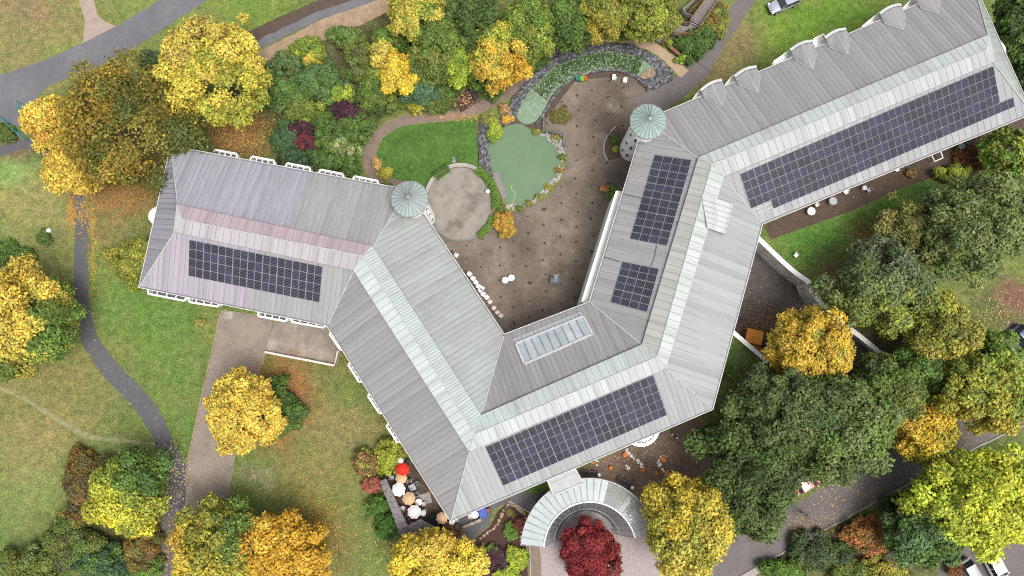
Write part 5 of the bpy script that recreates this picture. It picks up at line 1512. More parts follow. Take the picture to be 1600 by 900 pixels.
hedge('clipped green hedge curving round the pond side of the round terrace', [P(720 + 55 * math.cos(t), 318 + 59 * math.sin(t)) for t in np.linspace(R(-62), R(10), 8)], 1.0, .9, [BRT, GRN, (0.10,0.19,0.03)], 2600, 4)
hedge('short green hedge on the lower right rim of the round terrace', [P(720 + 55 * math.cos(t), 318 + 59 * math.sin(t)) for t in np.linspace(R(20), R(60), 6)], .85, .7, [BRT, GRN], 1300, 5)
hedge('dark bush like hedge on the stone seat wall', [P(720 + 55 * math.cos(t), 318 + 59 * math.sin(t)) for t in np.linspace(R(222), R(250), 5)], 1.1, .8, [GRN, DGR], 1100, 6)
hedge('narrow ivy strip along the foot of the courtyard wall', [P(955,330), P(940,372), P(927,420), P(914,468)], .5, .3, [OLV, GRN], 700, 8)

# stones: banks of dark rock nobody could count
M_rockv = M_rock
def rocks(name, poly_px, n, r0, r1, seed, mat, z=.02):
    rng = random.Random(seed)
    poly = [P(*q) for q in poly_px]
    x0, x1 = min(p.x for p in poly), max(p.x for p in poly)
    y0, y1 = min(p.y for p in poly), max(p.y for p in poly)
    def ins(x, y):
        r = False
        for i in range(len(poly)):
            a, b = poly[i], poly[i-1]
            if (a.y > y) != (b.y > y) and x < (b.x - a.x) * (y - a.y) / (b.y - a.y) + a.x: r = not r
        return r
    mb = MB()
    k = 0
    while k < n:
        x, y = rng.uniform(x0, x1), rng.uniform(y0, y1)
        if not ins(x, y): continue
        k += 1
        stone(mb, x, y, z, rng.uniform(r0, r1), rng)
    return mb.build(name, mat)
def stone(mb, x, y, z, r, rng):
    t = (1 + 5 ** .5) / 2
    V = [Vector(v).normalized() for v in ((-1,t,0),(1,t,0),(-1,-t,0),(1,-t,0),(0,-1,t),(0,1,t),(0,-1,-t),(0,1,-t),(t,0,-1),(t,0,1),(-t,0,-1),(-t,0,1))]
    sx, sy, sz = rng.uniform(.7, 1.3), rng.uniform(.7, 1.3), rng.uniform(.5, .9)
    a = rng.uniform(0, 6.28)
    q = []
    for v in V:
        v = v * rng.uniform(.8, 1.2)
        X, Y = v.x * sx * r, v.y * sy * r
        q.append((x + X * math.cos(a) - Y * math.sin(a), y + X * math.sin(a) + Y * math.cos(a), z + v.z * sz * r + r * .35))
    for f in ((0,11,5),(0,5,1),(0,1,7),(0,7,10),(0,10,11),(1,5,9),(5,11,4),(11,10,2),(10,7,6),(7,1,8),(3,9,4),(3,4,2),(3,2,6),(3,6,8),(3,8,9),(4,9,5),(2,4,11),(6,2,10),(8,6,7),(9,8,1)):
        mb.face([q[i] for i in f])
BANK = [(786,196),(800,156),(838,112),(880,84),(930,70),(985,72),(1022,88),(1048,110),(1050,124),(1012,142),(1000,128),(1026,120),(1024,104),(1000,88),(958,77),(910,83),(862,104),(828,138),(808,170),(804,190)]
tag(rocks('rock_bank', BANK, 1500, .14, .34, 1, M_rock), kind='stuff')
tag(rocks('rock_bank', [(752,186),(764,182),(786,190),(766,212),(762,240),(770,280),(784,318),(770,306),(750,268),(748,215)], 420, .12, .30, 2, M_rock), kind='stuff')
tag(rocks('pebble_beach', [(1006,112),(1022,104),(1026,118),(1010,126),(1000,120)], 160, .08, .18, 3, M_stone), kind='stuff')
tag(rocks('pond_edge_stones', [(828,200),(842,204),(880,222),(884,250),(876,278),(854,302),(832,318),(808,328),(784,324),(790,318),(812,322),(830,312),(850,297),(870,274),(875,250),(870,230),(842,210)], 190, .12, .26, 4, M_concrete), kind='stuff')

# water plants covering most of the stream pool
def water_plants():
    rng = np.random.default_rng(12)
    c = smooth_line([P(843,148), P(868,122), P(905,100), P(945,94), P(980,100), P(1000,106)], 10)
    pos = []
    for _ in range(2800):
        i = rng.integers(0, len(c) - 1)
        q = c[i].lerp(c[i+1], rng.uniform())
        d = (c[i+1] - c[i]).normalized()
        w = 1.55 * (1 - .25 * abs(i / len(c) - .5))
        o = rng.normal(0, .46) * w
        o = max(-w, min(w, o))
        pos.append((q.x - d.y * o, q.y + d.x * o, rng.uniform(.05, .22)))
    n = len(pos)
    pal = np.array([(0.05,0.092,0.018),(0.075,0.125,0.026),(0.032,0.06,0.014),(0.30,0.36,0.28)])
    col = pal[rng.choice(4, n, p=[.34,.28,.22,.16])] * rng.uniform(.7, 1.3, (n, 1))
    o = leaf_object('water_plants', np.array(pos), np.array([0, 0, 1.0]) + rng.normal(0, .35, (n, 3)), rng.uniform(.14, .30, n), col, None, rng, .75)
    tag(o, kind='stuff')
water_plants()
mb = MB()
for k in range(11):
    a, b = P(769 + k * 1.6, 274 + k * 3.6, .05), P(779 + k * 1.2, 270 + k * 3.6, .05)
    mb.bar(a, b, .30, .05)
tag(mb.build('slatted_ramp', M_woodg), 'silvered slatted timber ramp dipping into the pond beside the hedge', 'ramp')
mb = MB()
mb.tube(smooth_line([P(800,288,.05), P(799,296,.05), P(805,302,.05), P(803,310,.05), P(801,319,.05)], 6), .05, 5)
tag(mb.build('garden_hose', surf('hose', (0.35,0.37,0.22))), 'pale hose lying in a wavy line on the pond', 'hose')

# stone edging of the planted bed, block by block in one run each
def edging(label, pts, seed):
    rng = random.Random(seed)
    c = smooth_line([P(*q) for q in pts], 8)
    L = sum((c[i+1] - c[i]).length for i in range(len(c) - 1))
    n = int(L / .42)
    t_ = thing('stone_edging', label, 'edging', tuple(c[len(c) // 2]))
    for k in range(n):
        t = k / n * (len(c) - 1)
        i = int(t)
        q = c[i].lerp(c[i+1], t - i)
        mb = MB()
        stone(mb, q.x + rng.uniform(-.08, .08), q.y + rng.uniform(-.08, .08), .02, rng.uniform(.17, .27), rng)
        mb.build('stone', M_stone, t_, world=True)
edging('row of sandstone lumps along the footpath side of the planted bed', [(797,784),(786,800),(778,818),(764,830),(748,842)], 1)
edging('row of sandstone lumps along the canopy side of the planted bed', [(797,786),(812,796),(822,806),(815,832),(813,856)], 2)
edging('sandstone lumps at the bottom of the footpath', [(742,880),(750,872),(740,894)], 3)
def block_wall():
    a, b = P(716,826), P(752,811)
    t = thing('block_wall', 'low row of stone blocks beside the white table at the building corner', 'wall', tuple((a + b) / 2))
    rng = random.Random(2)
    for k in range(6):
        q = a.lerp(b, (k + .5) / 6)
        mb = MB()
        mb.box((q.x, q.y, .2), (.50, .34, .4), rng.uniform(.2, .55))
        mb.build('block', M_concrete if k % 2 else M_stone, t, world=True)
block_wall()

# thatched, silvered roofs of the terrace shelter
M_thatch = surf('grey_thatch', (0.20, 0.18, 0.19), [((0.09, 0.08, 0.085), 3.0, .42, .65, .85), ((0.36, 0.33, 0.345), 5.0, .5, .72, .8), ((0.25, 0.15, 0.09), 1.0, .6, .8, .5)], 0.95, bmp=(9, .9, .08))
def shelter(label, poly_px, z, seed):
    rng = random.Random(seed)
    q = [P(x, y, z) for x, y in poly_px]
    c = sum(q, Vector()) / len(q)
    t = thing('shelter', label, 'shelter', (c.x, c.y, 0))
    mb = MB()
    mb.prism([(p.x, p.y) for p in q], z - .12, z)
    a, b, d = q[0], q[1], q[-1]
    for _ in range(150):
        u, v = rng.uniform(.02, .98), rng.uniform(.02, .98)
        p0 = (q[0] * (1-u) + q[1] * u) * (1-v) + (q[3] * (1-u) + q[2] * u) * v
        an = math.atan2((q[3]-q[0]).y, (q[3]-q[0]).x) + rng.gauss(.35, .3)
        dl = Vector((math.cos(an), math.sin(an), 0)) * rng.uniform(.25, .6)
        mb.bar(p0 - dl/2 + Vector((0,0,rng.uniform(.01,.05))), p0 + dl/2 + Vector((0,0,rng.uniform(.02,.09))), .08, .035, m=rng.choice([0, 0, 1]))
    mb.build('roof', [M_thatch, M_woodg], t, world=True)
    for p in q:
        e = p.lerp(c, .08)
        mb = MB(); mb.bar((e.x, e.y, 0), (e.x, e.y, z - .13), .12, .12, up=(1, 0, 0)); mb.build('post', M_wood, t, world=True)
shelter('long narrow roof of silvered thatch edging the parasol terrace', [(594,752),(603,748),(637,822),(624,832)], 2.2, 1)
shelter('squat wide roof of silvered thatch at the foot of the parasol terrace', [(621,829),(657,811),(686,826),(636,852)], 2.0, 2)

# ------------------------------------------------------------------ timber walkway with rails, top right
def walkway():
    pts = smooth_line([P(1027,66), P(1042,46)], 2)[:-1] + smooth_line([P(1042,46), P(1074,53), P(1083,42)], 3)[:-1] + smooth_line([P(1083,42), P(1098,22), P(1128,-22)], 3)
    c = P(1070, 45)
    t = thing('timber_walkway', 'zigzag timber walkway with reddish rails climbing past the weeping tree', 'walkway', (c.x, c.y, 0))
    zz = [.15 + 1.5 * i / (len(pts) - 1) for i in range(len(pts))]
    L, Rr = ribbon([Vector((p.x, p.y, 0)) for p in pts], 1.5)
    mb = MB()
    for i in range(len(pts) - 1):
        n = max(1, int((pts[i+1] - pts[i]).length / .22))
        for k in range(n):
            u = (k + .5) / n
            l, r = L[i].lerp(L[i+1], u), Rr[i].lerp(Rr[i+1], u)
            z = zz[i] * (1-u) + zz[i+1] * u
            mb.bar((l.x, l.y, z), (r.x, r.y, z), .19, .05)
    mb.build('deck', M_woodg, t, world=True)
    for S_ in (L, Rr):
        mb = MB()
        for i in range(len(pts) - 1):
            for h in (.95, .5):
                mb.bar((S_[i].x, S_[i].y, zz[i] + h), (S_[i+1].x, S_[i+1].y, zz[i+1] + h), .12, .07)
            mb.bar((S_[i].x, S_[i].y, 0), (S_[i].x, S_[i].y, zz[i] + 1.0), .11, .11, up=(1, 0, 0))
        mb.build('railing', M_wood, t, world=True)
walkway()
def rail_run(name, label, cat, pts, mat, h=1.0, rails=(1.0, .5), post=.1, sp=1.8, rail=.08, z=0):
    c = sum(pts, Vector()) / len(pts)
    t = thing(name, label, cat, (c.x, c.y, 0))
    mb = MB(); mp = MB()
    for i in range(len(pts) - 1):
        a, b = pts[i], pts[i+1]
        for r in rails: mb.bar((a.x, a.y, z + r), (b.x, b.y, z + r), rail, rail)
        n = max(1, int((b - a).length / sp))
        for k in range(n + (i == len(pts) - 2)):
            q = a.lerp(b, k / n)
            mp.bar((q.x, q.y, z), (q.x, q.y, z + h), post, post, up=(1, 0, 0))
    mb.build('rail', mat, t, world=True)
    mp.build('post', mat, t, world=True)
    return t
rail_run('timber_fence', 'weathered timber rail fence branching off the walkway at the top', 'fence', [P(1101,-8), P(1082,5), P(1064,20), P(1070,27), P(1079,31), P(1085,38)], M_woodg, 1.0, (1.0, .6, .25), .12, 1.2, .12)
rail_run('timber_fence', 'reddish timber fence behind the branching fence', 'fence', [P(1074,25), P(1080,17), P(1096,3), P(1110,-12)], M_wood, 1.0, (1.0, .55), .12, 1.2, .12)
rail_run('timber_fence', 'reddish cross fence tying the two upper fences', 'fence', [P(1080,17), P(1092,28)], M_wood, 1.0, (1.0, .55), .12, 1.2, .12)
rail_run('timber_fence', 'long straight yellowish handrail along the tarmac drive', 'fence', [P(1089,52), P(1112,18), P(1136,-20)], surf('yellow_timber', (0.34,0.26,0.11)), .8, (.8,), .08, 2.0, .08)
rail_run('light_well_railing', 'thin grey railing round the light well behind the balconies', 'railing', [P(484,272), P(487,262), P(531,275), P(529,290)], M_grey, 1.0, (1.0, .1), .05, 2.2, .05)
M_teal = surf('teal_paint', (0.02, 0.26, 0.28), [((0.25, 0.55, 0.56), 3, .5, .8, .4)], 0.5, 0.5)
def teal():
    pts = [P(-30,192), P(4,186), P(16,194), P(44,220)]
    t = rail_run('teal_railing', 'turquoise painted railing at the road bend on the left edge', 'railing', pts, M_teal, 1.1, (1.1, .15), .07, 1.5, .07)
    mb = MB()
    for i in range(3):
        a, b = pts[i], pts[i+1]
        n = int((b - a).length / .25)
        for k in range(n):
            q = a.lerp(b, (k + .5) / n)
            mb.bar((q.x, q.y, .15), (q.x, q.y, 1.08), .025, .025, up=(1, 0, 0))
    mb.build('balusters', M_teal, t, world=True)
teal()
rail_run('teal_railing', 'short turquoise rail end at the top of the amber tree', 'railing', [P(34,162), P(35,176)], M_teal, 1.1, (1.1, .15), .07, 1.0, .07)
rail_run('roof_guard', 'small white guard rail over a basement pit beside the right wing', 'railing', [P(1447,243), P(1453,256), P(1466,250), P(1461,238)], M_white, 1.0, (1.0,), .06, 1.5, .10)

# ------------------------------------------------------------------ benches
def bench(label, px, py, ang, mat, w=1.6, back=True, group=None, ends=None):
    p = P(px, py, .45)
    t = thing('bench', label, 'bench', (p.x, p.y, 0), ang, group)
    mb = MB()
    for k in range(4): mb.box((0, -.20 + k * .125, .45), (w, .10, .04))
    mb.build('seat', mat, t)
    if back:
        mb = MB()
        for k in range(3): mb.box((0, .29 + k * .03, .58 + k * .14), (w, .035, .11))
        mb.build('backrest', mat, t)
    for s in (-1, 1):
        mb = MB()
        mb.box((s * (w/2 - .12), 0, .215), (.08, .46, .43))
        if back: mb.box((s * (w/2 - .12), .30, .66), (.07, .07, .5))
        mb.box((s * (w/2 - .05), .02, .64), (.07, .5, .05))
        mb.build('leg', ends or mat, t)
    return t
M_redwood = surf('reddish_timber', (0.25, 0.11, 0.08), [((0.15, 0.07, 0.05), 5, .4, .7, .6), ((0.36, 0.22, 0.17), 7, .5, .8, .5)], 0.8)
M_orwood = surf('orange_timber', (0.42, 0.17, 0.06), [((0.28, 0.11, 0.04), 5, .4, .7, .6)], 0.75)
M_drkwood = surf('dark_timber', (0.05, 0.042, 0.04), [((0.10, 0.085, 0.08), 6, .45, .75, .6)], 0.75)
bench('reddish slatted bench beside the tan path', 1055, 80, R(-42) + PI, M_redwood, 1.7)
bench('orange wooden bench against the courtyard wall of the right wing', 944, 296, R(-8), M_orwood, 1.1)
bench('dark bench on the left side of the leafy niche', 712, 163, R(-70) + PI, M_drkwood, 1.7, True, None, M_stone)
bench('dark bench on the right side of the leafy niche', 742, 149, R(-62), M_drkwood, 1.7, True, None, M_stone)
def trough(label, px, py, ang, w):
    p = P(px, py, .5)
    t = thing('planter_bench', label, 'bench', (p.x, p.y, 0), ang)
    mb = MB()
    mb.box((0, 0, .43), (w, .62, .06))
    for k in range(5): mb.box((0, -.24 + k * .12, .485), (w - .06, .085, .03))
    mb.build('seat', M_drkwood, t)
    mb = MB(); mb.box((0, .36, .55), (w, .05, .62)); mb.box((0, .42, .80), (w + .1, .10, .05)); mb.build('backrest', M_dark, t)
    for s in (-1, 1):
        mb = MB(); mb.box((s * (w/2 - .1), 0, .2), (.1, .55, .4)); mb.box((s * (w/2 - .02), 0, .60), (.06, .6, .06)); mb.build('leg', M_dark, t)
trough('black bench left of three round the glass canopy, on the grass verge', 846, 776, R(48), 1.9)
trough('black bench between the white porch roof and the mulch bed', 922, 741, R(-5), 2.1)
trough('black bench tilted beside the mulch bed, near the second globe lamp', 975, 756, R(-33), 2.0)

# ------------------------------------------------------------------ lamps
M_globe = surf('globe_glass', (0.85, 0.85, 0.84), rough=.25, spec=.5)
def globe(label, px, py, h, r=.22):
    p = P(px, py, h)
    t = thing('globe_lamp', label, 'lamp', (p.x, p.y, 0), 0, 'white globe lamps')
    mb = MB(); mb.lathe([(.10, 0), (.10, .05), (.04, .08), (.035, h - r * .9), (.07, h - r * .9), (.07, h - r * .75)], 10); mb.build('post', M_grey, t, smooth=True)
    mb = MB()
    mb.lathe([(max(r * math.sin(a), 0), h - r * math.cos(a)) for a in np.linspace(0, PI, 9)], 14)
    mb.build('globe', M_globe, t, smooth=True)
globe('white globe lamp beside the middle black bench', 936, 742, 1.0)
globe('white globe lamp at the right black bench', 988, 762, 1.0)
globe('white globe lamp standing on the left meadow by the park path', 76, 360, 3.2, .28)
globe('large white globe on the hedge side of the round terrace', 762, 299, .6, .30)

# ------------------------------------------------------------------ parasols, tables, chairs
def cloth(name, c): return surf(name, c, [(tuple(v * .78 for v in c), 2.5, .45, .75, .5)], .85, .15)
C_red, C_tan, C_wht, C_pnk = cloth('red_cloth', (0.62, 0.035, 0.02)), cloth('tan_cloth', (0.55, 0.37, 0.22)), cloth('white_cloth', (0.78, 0.78, 0.76)), cloth('pinkish_cloth', (0.74, 0.66, 0.66))
def parasol(label, px, py, rpx, mat, h=2.35, n=8, rot=.2, squash=1.0, tilt=0.0):
    p = P(px, py, h)
    r = rpx / SC(h)
    t = thing('parasol', label, 'parasol', (p.x, p.y, 0), 0, 'parasols on the terrace')
    mb = MB()
    ap = Vector((0, 0, h + .12))
    rim, mid = [], []
    for k in range(n):
        a = rot + 2 * PI * k / n
        rim.append(Vector((r * math.cos(a), r * squash * math.sin(a), h - .38 + tilt * r * math.cos(a))))
        mid.append(Vector((r * .55 * math.cos(a), r * .55 * squash * math.sin(a), h - .08 + tilt * r * .5 * math.cos(a))))
    for k in range(n):
        j = (k + 1) % n
        sag = (rim[k] + rim[j]) / 2 * 1.0
        sag = Vector((sag.x * .95, sag.y * .95, sag.z - .02))
        mb.face([mid[k], mid[j], ap])
        mb.face([mid[k], rim[k], sag]); mb.face([mid[k], sag, mid[j]]); mb.face([mid[j], sag, rim[j]])
        for a, b in ((rim[k], sag), (sag, rim[j])): mb.face([a - Vector((0,0,.14)), b - Vector((0,0,.14)), b, a])
    mb.build('canopy', mat, t)
    mb = MB()
    for k in range(n): mb.tube([ap - Vector((0,0,.06)), mid[k] - Vector((0,0,.05)), rim[k] - Vector((0,0,.04))], .012, 4)
    mb.build('ribs', M_grey, t)
    mb = MB(); mb.tube([(0, 0, 0.05), (0, 0, h + .2)], .025, 8); mb.lathe([(0, .06), (.25, .06), (.25, 0)], 14); mb.build('pole', M_grey, t)
parasol('scarlet parasol, the only red one on the terrace', 628, 734, 11.5, C_red, 2.5, 7, .3, .92, .15)
parasol('tan parasol tucked under the scarlet one', 626, 748, 9.5, C_tan, 2.2, 8, .1)
parasol('pure white parasol next to the narrow thatched roof', 622, 766, 11, C_wht, 2.35)
parasol('tan parasol in the middle of the terrace', 638, 780, 10.5, C_tan, 2.35)
parasol('pinkish white parasol at the lower end of the terrace', 646.5, 801, 11, C_pnk, 2.35, 8, .4)
parasol('tan parasol half under the corner of the roof', 690, 811, 9.5, C_tan, 2.2)
def table(label, px, py, rpx, mat, h=.74, sq=False, rz=0, group='cafe tables'):
    p = P(px, py, h)
    r = rpx / SC(h)
    t = thing('table', label, 'table', (p.x, p.y, 0), rz, group)
    mb = MB()
    if sq: mb.box((0, 0, h - .02), (2*r, 2*r, .04)); mb.box((0, 0, h - .06), (2*r - .1, 2*r - .1, .04))
    else: mb.lathe([(0, h - .05), (r * .96, h - .05), (r, h - .025), (r * .97, h), (0, h + .004)], 24)
    mb.build('tabletop', mat, t, smooth=not sq)
    mb = MB(); mb.tube([(0, 0, .03), (0, 0, h - .055)], .035, 8); mb.lathe([(0, .05), (r * .6, .03), (r * .6, 0)], 14); mb.build('pedestal', M_grey, t)
    return t
def chair(label, px, py, rz, mat, group, arms=True, frame=None, w=.50):
    p = P(px, py, .5)
    t = thing('chair', label, 'chair', (p.x, p.y, 0), rz, group)
    frame = frame or mat
    mb = MB()
    pts = [(-w/2, -.22), (w/2, -.22), (w/2 - .02, .22), (-w/2 + .02, .22)]
    mb.prism(pts, .42, .455)
    mb.build('seat', mat, t)
    mb = MB()
    n = 7
    for k in range(n - 1):
        a0, a1 = (k / (n - 1) - .5) * 1.7, ((k + 1) / (n - 1) - .5) * 1.7
        q = lambda a, z, rr: Vector((math.sin(a) * rr, math.cos(a) * .18 + .07 + (z - .45) * .14, z))
        x0, x1 = q(a0, .46, w * .62), q(a1, .46, w * .62)
        y0, y1 = q(a0, .86, w * .66), q(a1, .86, w * .66)
        mb.face([x0, x1, y1, y0])
        th = Vector((0, .03, 0))
        mb.face([y0 + th, y1 + th, x1 + th, x0 + th])
        mb.face([y0, y1, y1 + th, y0 + th])
    mb.build('backrest', mat, t)
    for sx, sy in ((-1, -1), (1, -1), (1, 1), (-1, 1)):
        mb = MB(); mb.bar((sx * (w/2 - .04), sy * .19, .42), (sx * (w/2 - .01), sy * .23, 0), .04, .04, up=(1, 0, 0)); mb.build('leg', frame, t)
    if arms:
        for s in (-1, 1):
            mb = MB(); mb.tube([(s * (w/2), .2, .66), (s * (w/2 + .01), 0, .68), (s * (w/2), -.2, .65), (s * (w/2 - .02), -.22, .45)], .025, 6); mb.build('armrest', frame, t)
    return t
table('left one of the two touching white round tables on the courtyard', 789.5, 437.5, 5.2, M_whitep)
table('right one of the two touching white round tables on the courtyard', 799, 434, 5.2, M_whitep)
cw = 'garden chairs lined up on the courtyard'
chair('lone pinkish chair near the left tower, apart from the row', 713.5, 399, R(55), M_pinkp, cw)
row = [(734,428.5),(739.5,435.5),(744,441.5),(748,447.5),(751,454),(753.5,451),(755.5,460),(761,465),(766,472),(772,481.5),(777.5,488.5),(783,493.5)]
onm = ['first', 'second', 'third', 'fourth', 'fifth', 'sixth', 'seventh', 'eighth', 'ninth', 'tenth', 'eleventh', 'last']
rr_ = random.Random(9)
for k, (x, y) in enumerate(row):
    m = M_whitep if k < 8 else M_pinkp
    w_ = 'white' if k < 8 else 'pinkish brown'
    chair(f'{w_} plastic chair, {onm[k]} from the upper end of the row by the wall', x, y, R(55 + rr_.uniform(-12, 12)), m, cw)
chair('left white plastic chair facing the stream pool', 959.5, 121.5, R(4), M_whitep, 'white chairs by the stream pool')
chair('right white plastic chair facing the stream pool', 976.5, 126, R(-14), M_whitep, 'white chairs by the stream pool')
# terrace furniture
table('white round table beside the tan parasol in the middle of the terrace', 654, 785, 5.3, M_whitep)
chair('brown chair at the white table in the middle of the terrace', 662, 787.5, R(-80), M_pinkp, 'cafe chairs')
tbl = table('dark square table with four metal chairs by the eave', 644, 762, 5.0, M_grey, .74, True, R(25))
for k, (x, y, a, nm) in enumerate([(640, 752, R(10), 'upper left'), (652, 755, R(-60), 'upper right'), (650, 771, R(200), 'lower right'), (637, 769, R(130), 'lower left')]):
    chair(f'black chair with pale metal arms, {nm} seat at the dark square table', x, y, a, M_dark, 'cafe chairs', frame=M_alu)
table('white round table under the corner of the roof', 706, 815.5, 4.6, M_whitep)
chair('rusty metal chair left of the white table at the roof corner', 699, 819, R(95), M_redwood, 'cafe chairs')
chair('pale metal chair below the white table at the roof corner', 709, 823, R(190), M_pinkp, 'cafe chairs')
chair('pale metal chair right of the white table at the roof corner', 713.5, 812, R(-80), M_pinkp, 'cafe chairs')
table('white round table next to the blue covered table', 742, 804.5, 5.4, M_whitep)
chair('pale chair left of the table next to the blue cover', 735.5, 806.5, R(100), M_pinkp, 'cafe chairs')
chair('rusty chair right of the blue covered table', 763, 798, R(-75), M_redwood, 'cafe chairs')
chair('pale round backed chair next to the pure white parasol', 630, 794, R(60), M_pinkp, 'cafe chairs')
chair('dark chair under the thatched roof edge at the lower end of the terrace', 635, 808, R(140), M_dark, 'cafe chairs')
chair('brown chair behind the pinkish white parasol', 637, 812, R(170), M_redwood, 'cafe chairs')
chair('grey metal chair beside the scarlet parasol and the tan one', 613, 746, R(80), M_grey, 'cafe chairs')
chair('dark chair in the corner right of the scarlet parasol', 637, 722, R(-30), M_dark, 'cafe chairs')
def covered(label, px, py, sx, sy, h, rz, mat, name='covered_table'):
    p = P(px, py, h)
    t = thing(name, label, 'covered table', (p.x, p.y, 0), rz)
    mb = MB()
    n = 10
    f = lambda u, v, z: Vector((sx * (u - .5), sy * (v - .5), z))
    for i in range(4):
        for j in range(4):
            z = lambda a, b: h + .02 * math.sin(a * 9 + b * 5)
            mb.face([f(i/4, j/4, z(i, j)), f((i+1)/4, j/4, z(i+1, j)), f((i+1)/4, (j+1)/4, z(i+1, j+1)), f(i/4, (j+1)/4, z(i, j+1))])
    for a, b in ((f(0,0,h), f(1,0,h)), (f(1,0,h), f(1,1,h)), (f(1,1,h), f(0,1,h)), (f(0,1,h), f(0,0,h))):
        o = Vector(((a+b).x, (a+b).y, 0)).normalized()
        for k in range(6):
            p0, p1 = a.lerp(b, k/6), a.lerp(b, (k+1)/6)
            w0, w1 = o * (.06 if k % 2 else .0), o * (.0 if k % 2 else .06)
            d = Vector((0, 0, .35))
            mb.face([p0 - d + w0, p1 - d + w1, p1, p0])
    mb.build('cover', mat, t, smooth=False)
    for sx_, sy_ in ((-1,-1),(1,-1),(1,1),(-1,1)):
        mb = MB(); mb.bar((sx_*(sx/2-.08), sy_*(sy/2-.08), 0), (sx_*(sx/2-.08), sy_*(sy/2-.08), h - .03), .06, .06, up=(1,0,0)); mb.build('leg', M_woodg, t)
covered('blue cloth covered table by the wall next to a white table', 754, 801.5, .95, 1.15, .8, R(20), cloth('blue_cloth', (0.07, 0.11, 0.36)))
covered('black tarpaulin covered grill between the tan parasol and the shelter', 679, 814, 1.5, 1.2, .95, R(-35), cloth('black_tarp', (0.02, 0.02, 0.022)), 'covered_grill')
mb = MB()
mb.box(P(662, 780, .03), (1.9, 1.3, .05), R(14)); tag(mb.build('paving_slab', M_concrete), 'pale pinkish paving slab under the white table in the middle of the terrace', 'slab')
def patio_heater(label, px, py):
    p = P(px, py, 2.1)
    t = thing('patio_heater', label, 'heater', (p.x, p.y, 0))
    mb = MB(); mb.lathe([(.22, 0), (.22, .5), (.05, .55), (.04, 1.9), (.12, 1.9), (.12, 2.05)], 12); mb.build('stand', M_grey, t, smooth=True)
    mb = MB(); mb.lathe([(.36, 2.05), (.2, 2.15), (0, 2.18)], 16); mb.build('reflector', M_alu, t, smooth=True)
patio_heater('silver hooded patio heater above the scarlet parasol', 626, 720)
patio_heater('small silver patio heater by the pinkish white parasol', 661, 802)

# tables at the soil bed of the right wing
table('bright white round table under the eave of the right wing', 1268, 330, 6.4, M_whitep, .74, group='tables by the right wing')
table('grey round table right of the bright white one', 1302, 314, 6.4, M_grey, .74, group='tables by the right wing')
table('small pale round table in the middle of the soil bed', 1351.5, 293.5, 3.8, surf('pale_top', (0.5,0.52,0.53)), .74, group='tables by the right wing')
table('grey green round table with two stools at the far end of the soil bed', 1503.5, 228.5, 6.0, surf('verdigris_top', (0.30,0.37,0.35), [((0.2,0.25,0.24),3,.4,.7,.5)]), .74, group='tables by the right wing')
chair('grey stool like chair beside the small pale table', 1358, 297, R(-60), M_grey, 'chairs by the right wing')
chair('grey chair above the grey green table', 1514, 223, R(-40), M_grey, 'chairs by the right wing')
chair('grey chair below the grey green table', 1512, 234, R(-140), M_grey, 'chairs by the right wing')
chair('pinkish chair half under the eave beside the bright white table', 1277, 320, R(30), M_pinkp, 'chairs by the right wing')
chair('white chair half under the eave in the middle of the right wing', 1402, 265, R(20), M_whitep, 'chairs by the right wing')
chair('white chair under the eave near the small pale table', 1322, 300, R(-30), M_whitep, 'chairs by the right wing')
chair('white metal chair alone on the lawn by the retaining wall', 1244, 399, R(40), M_whitep, 'chairs by the right wing')
rail_run('downpipe_bracket', 'short white pole leaning out at the far end of the right wing', 'pole', [P(1519,216), P(1523,223)], M_white, 2.2, (2.2,), .06, 2.0, .07)

# ------------------------------------------------------------------ courtyard sculpture and pond toy
def sculpture():
    p = P(866.5, 438, .0)
    t = thing('sculpture', 'pale stone figure reaching up from a dark blue-grey plinth on the courtyard', 'sculpture', (p.x, p.y, 0), R(-5))
    mb = MB(); mb.box((0, 0, .06), (1.25, 1.05, .12)); mb.box((0, 0, .42), (1.0, .8, .6)); mb.box((0, 0, .75), (1.1, .9, .06)); mb.build('plinth', surf('slate', (0.10,0.115,0.135), [((0.2,0.22,0.25),3,.45,.75,.6)]), t)
    mb = MB()
    mb.tube([(0, .05, .78), (.05, .15, 1.15), (-.04, .22, 1.5), (.08, .38, 1.9), (.05, .5, 2.2)], [.24, .17, .20, .13, .06], 10)
    mb.tube([(.0, .22, 1.5), (.25, .35, 1.7), (.32, .55, 2.05)], [.09, .07, .04], 7)
    mb.tube([(0, .22, 1.5), (-.22, .4, 1.65), (-.26, .6, 1.8)], [.09, .07, .04], 7)
    mb.build('figure', M_flash, t, smooth=True)
sculpture()
def statue():
    p = P(709, 252, 0)
    t = thing('statue', 'slim grey weathered figure on the bright lawn above the seat wall', 'statue', (p.x, p.y, 0))
    mb = MB(); mb.lathe([(.28, 0), (.28, .3), (.2, .34), (0, .34)], 10); mb.build('base', M_concrete, t)
    mb = MB(); mb.tube([(0,0,.34),(.03,.02,.8),(-.05,.05,1.2),(.02,.02,1.55)], [.15,.10,.13,.07], 8); mb.tube([(0,.04,1.2),(.3,.1,1.3),(.42,.05,1.55)], [.06,.05,.03], 6); mb.tube([(0,.04,1.2),(-.28,.12,1.25)], [.06,.03], 6)
    mb.build('figure', M_grey, t, smooth=True)
statue()
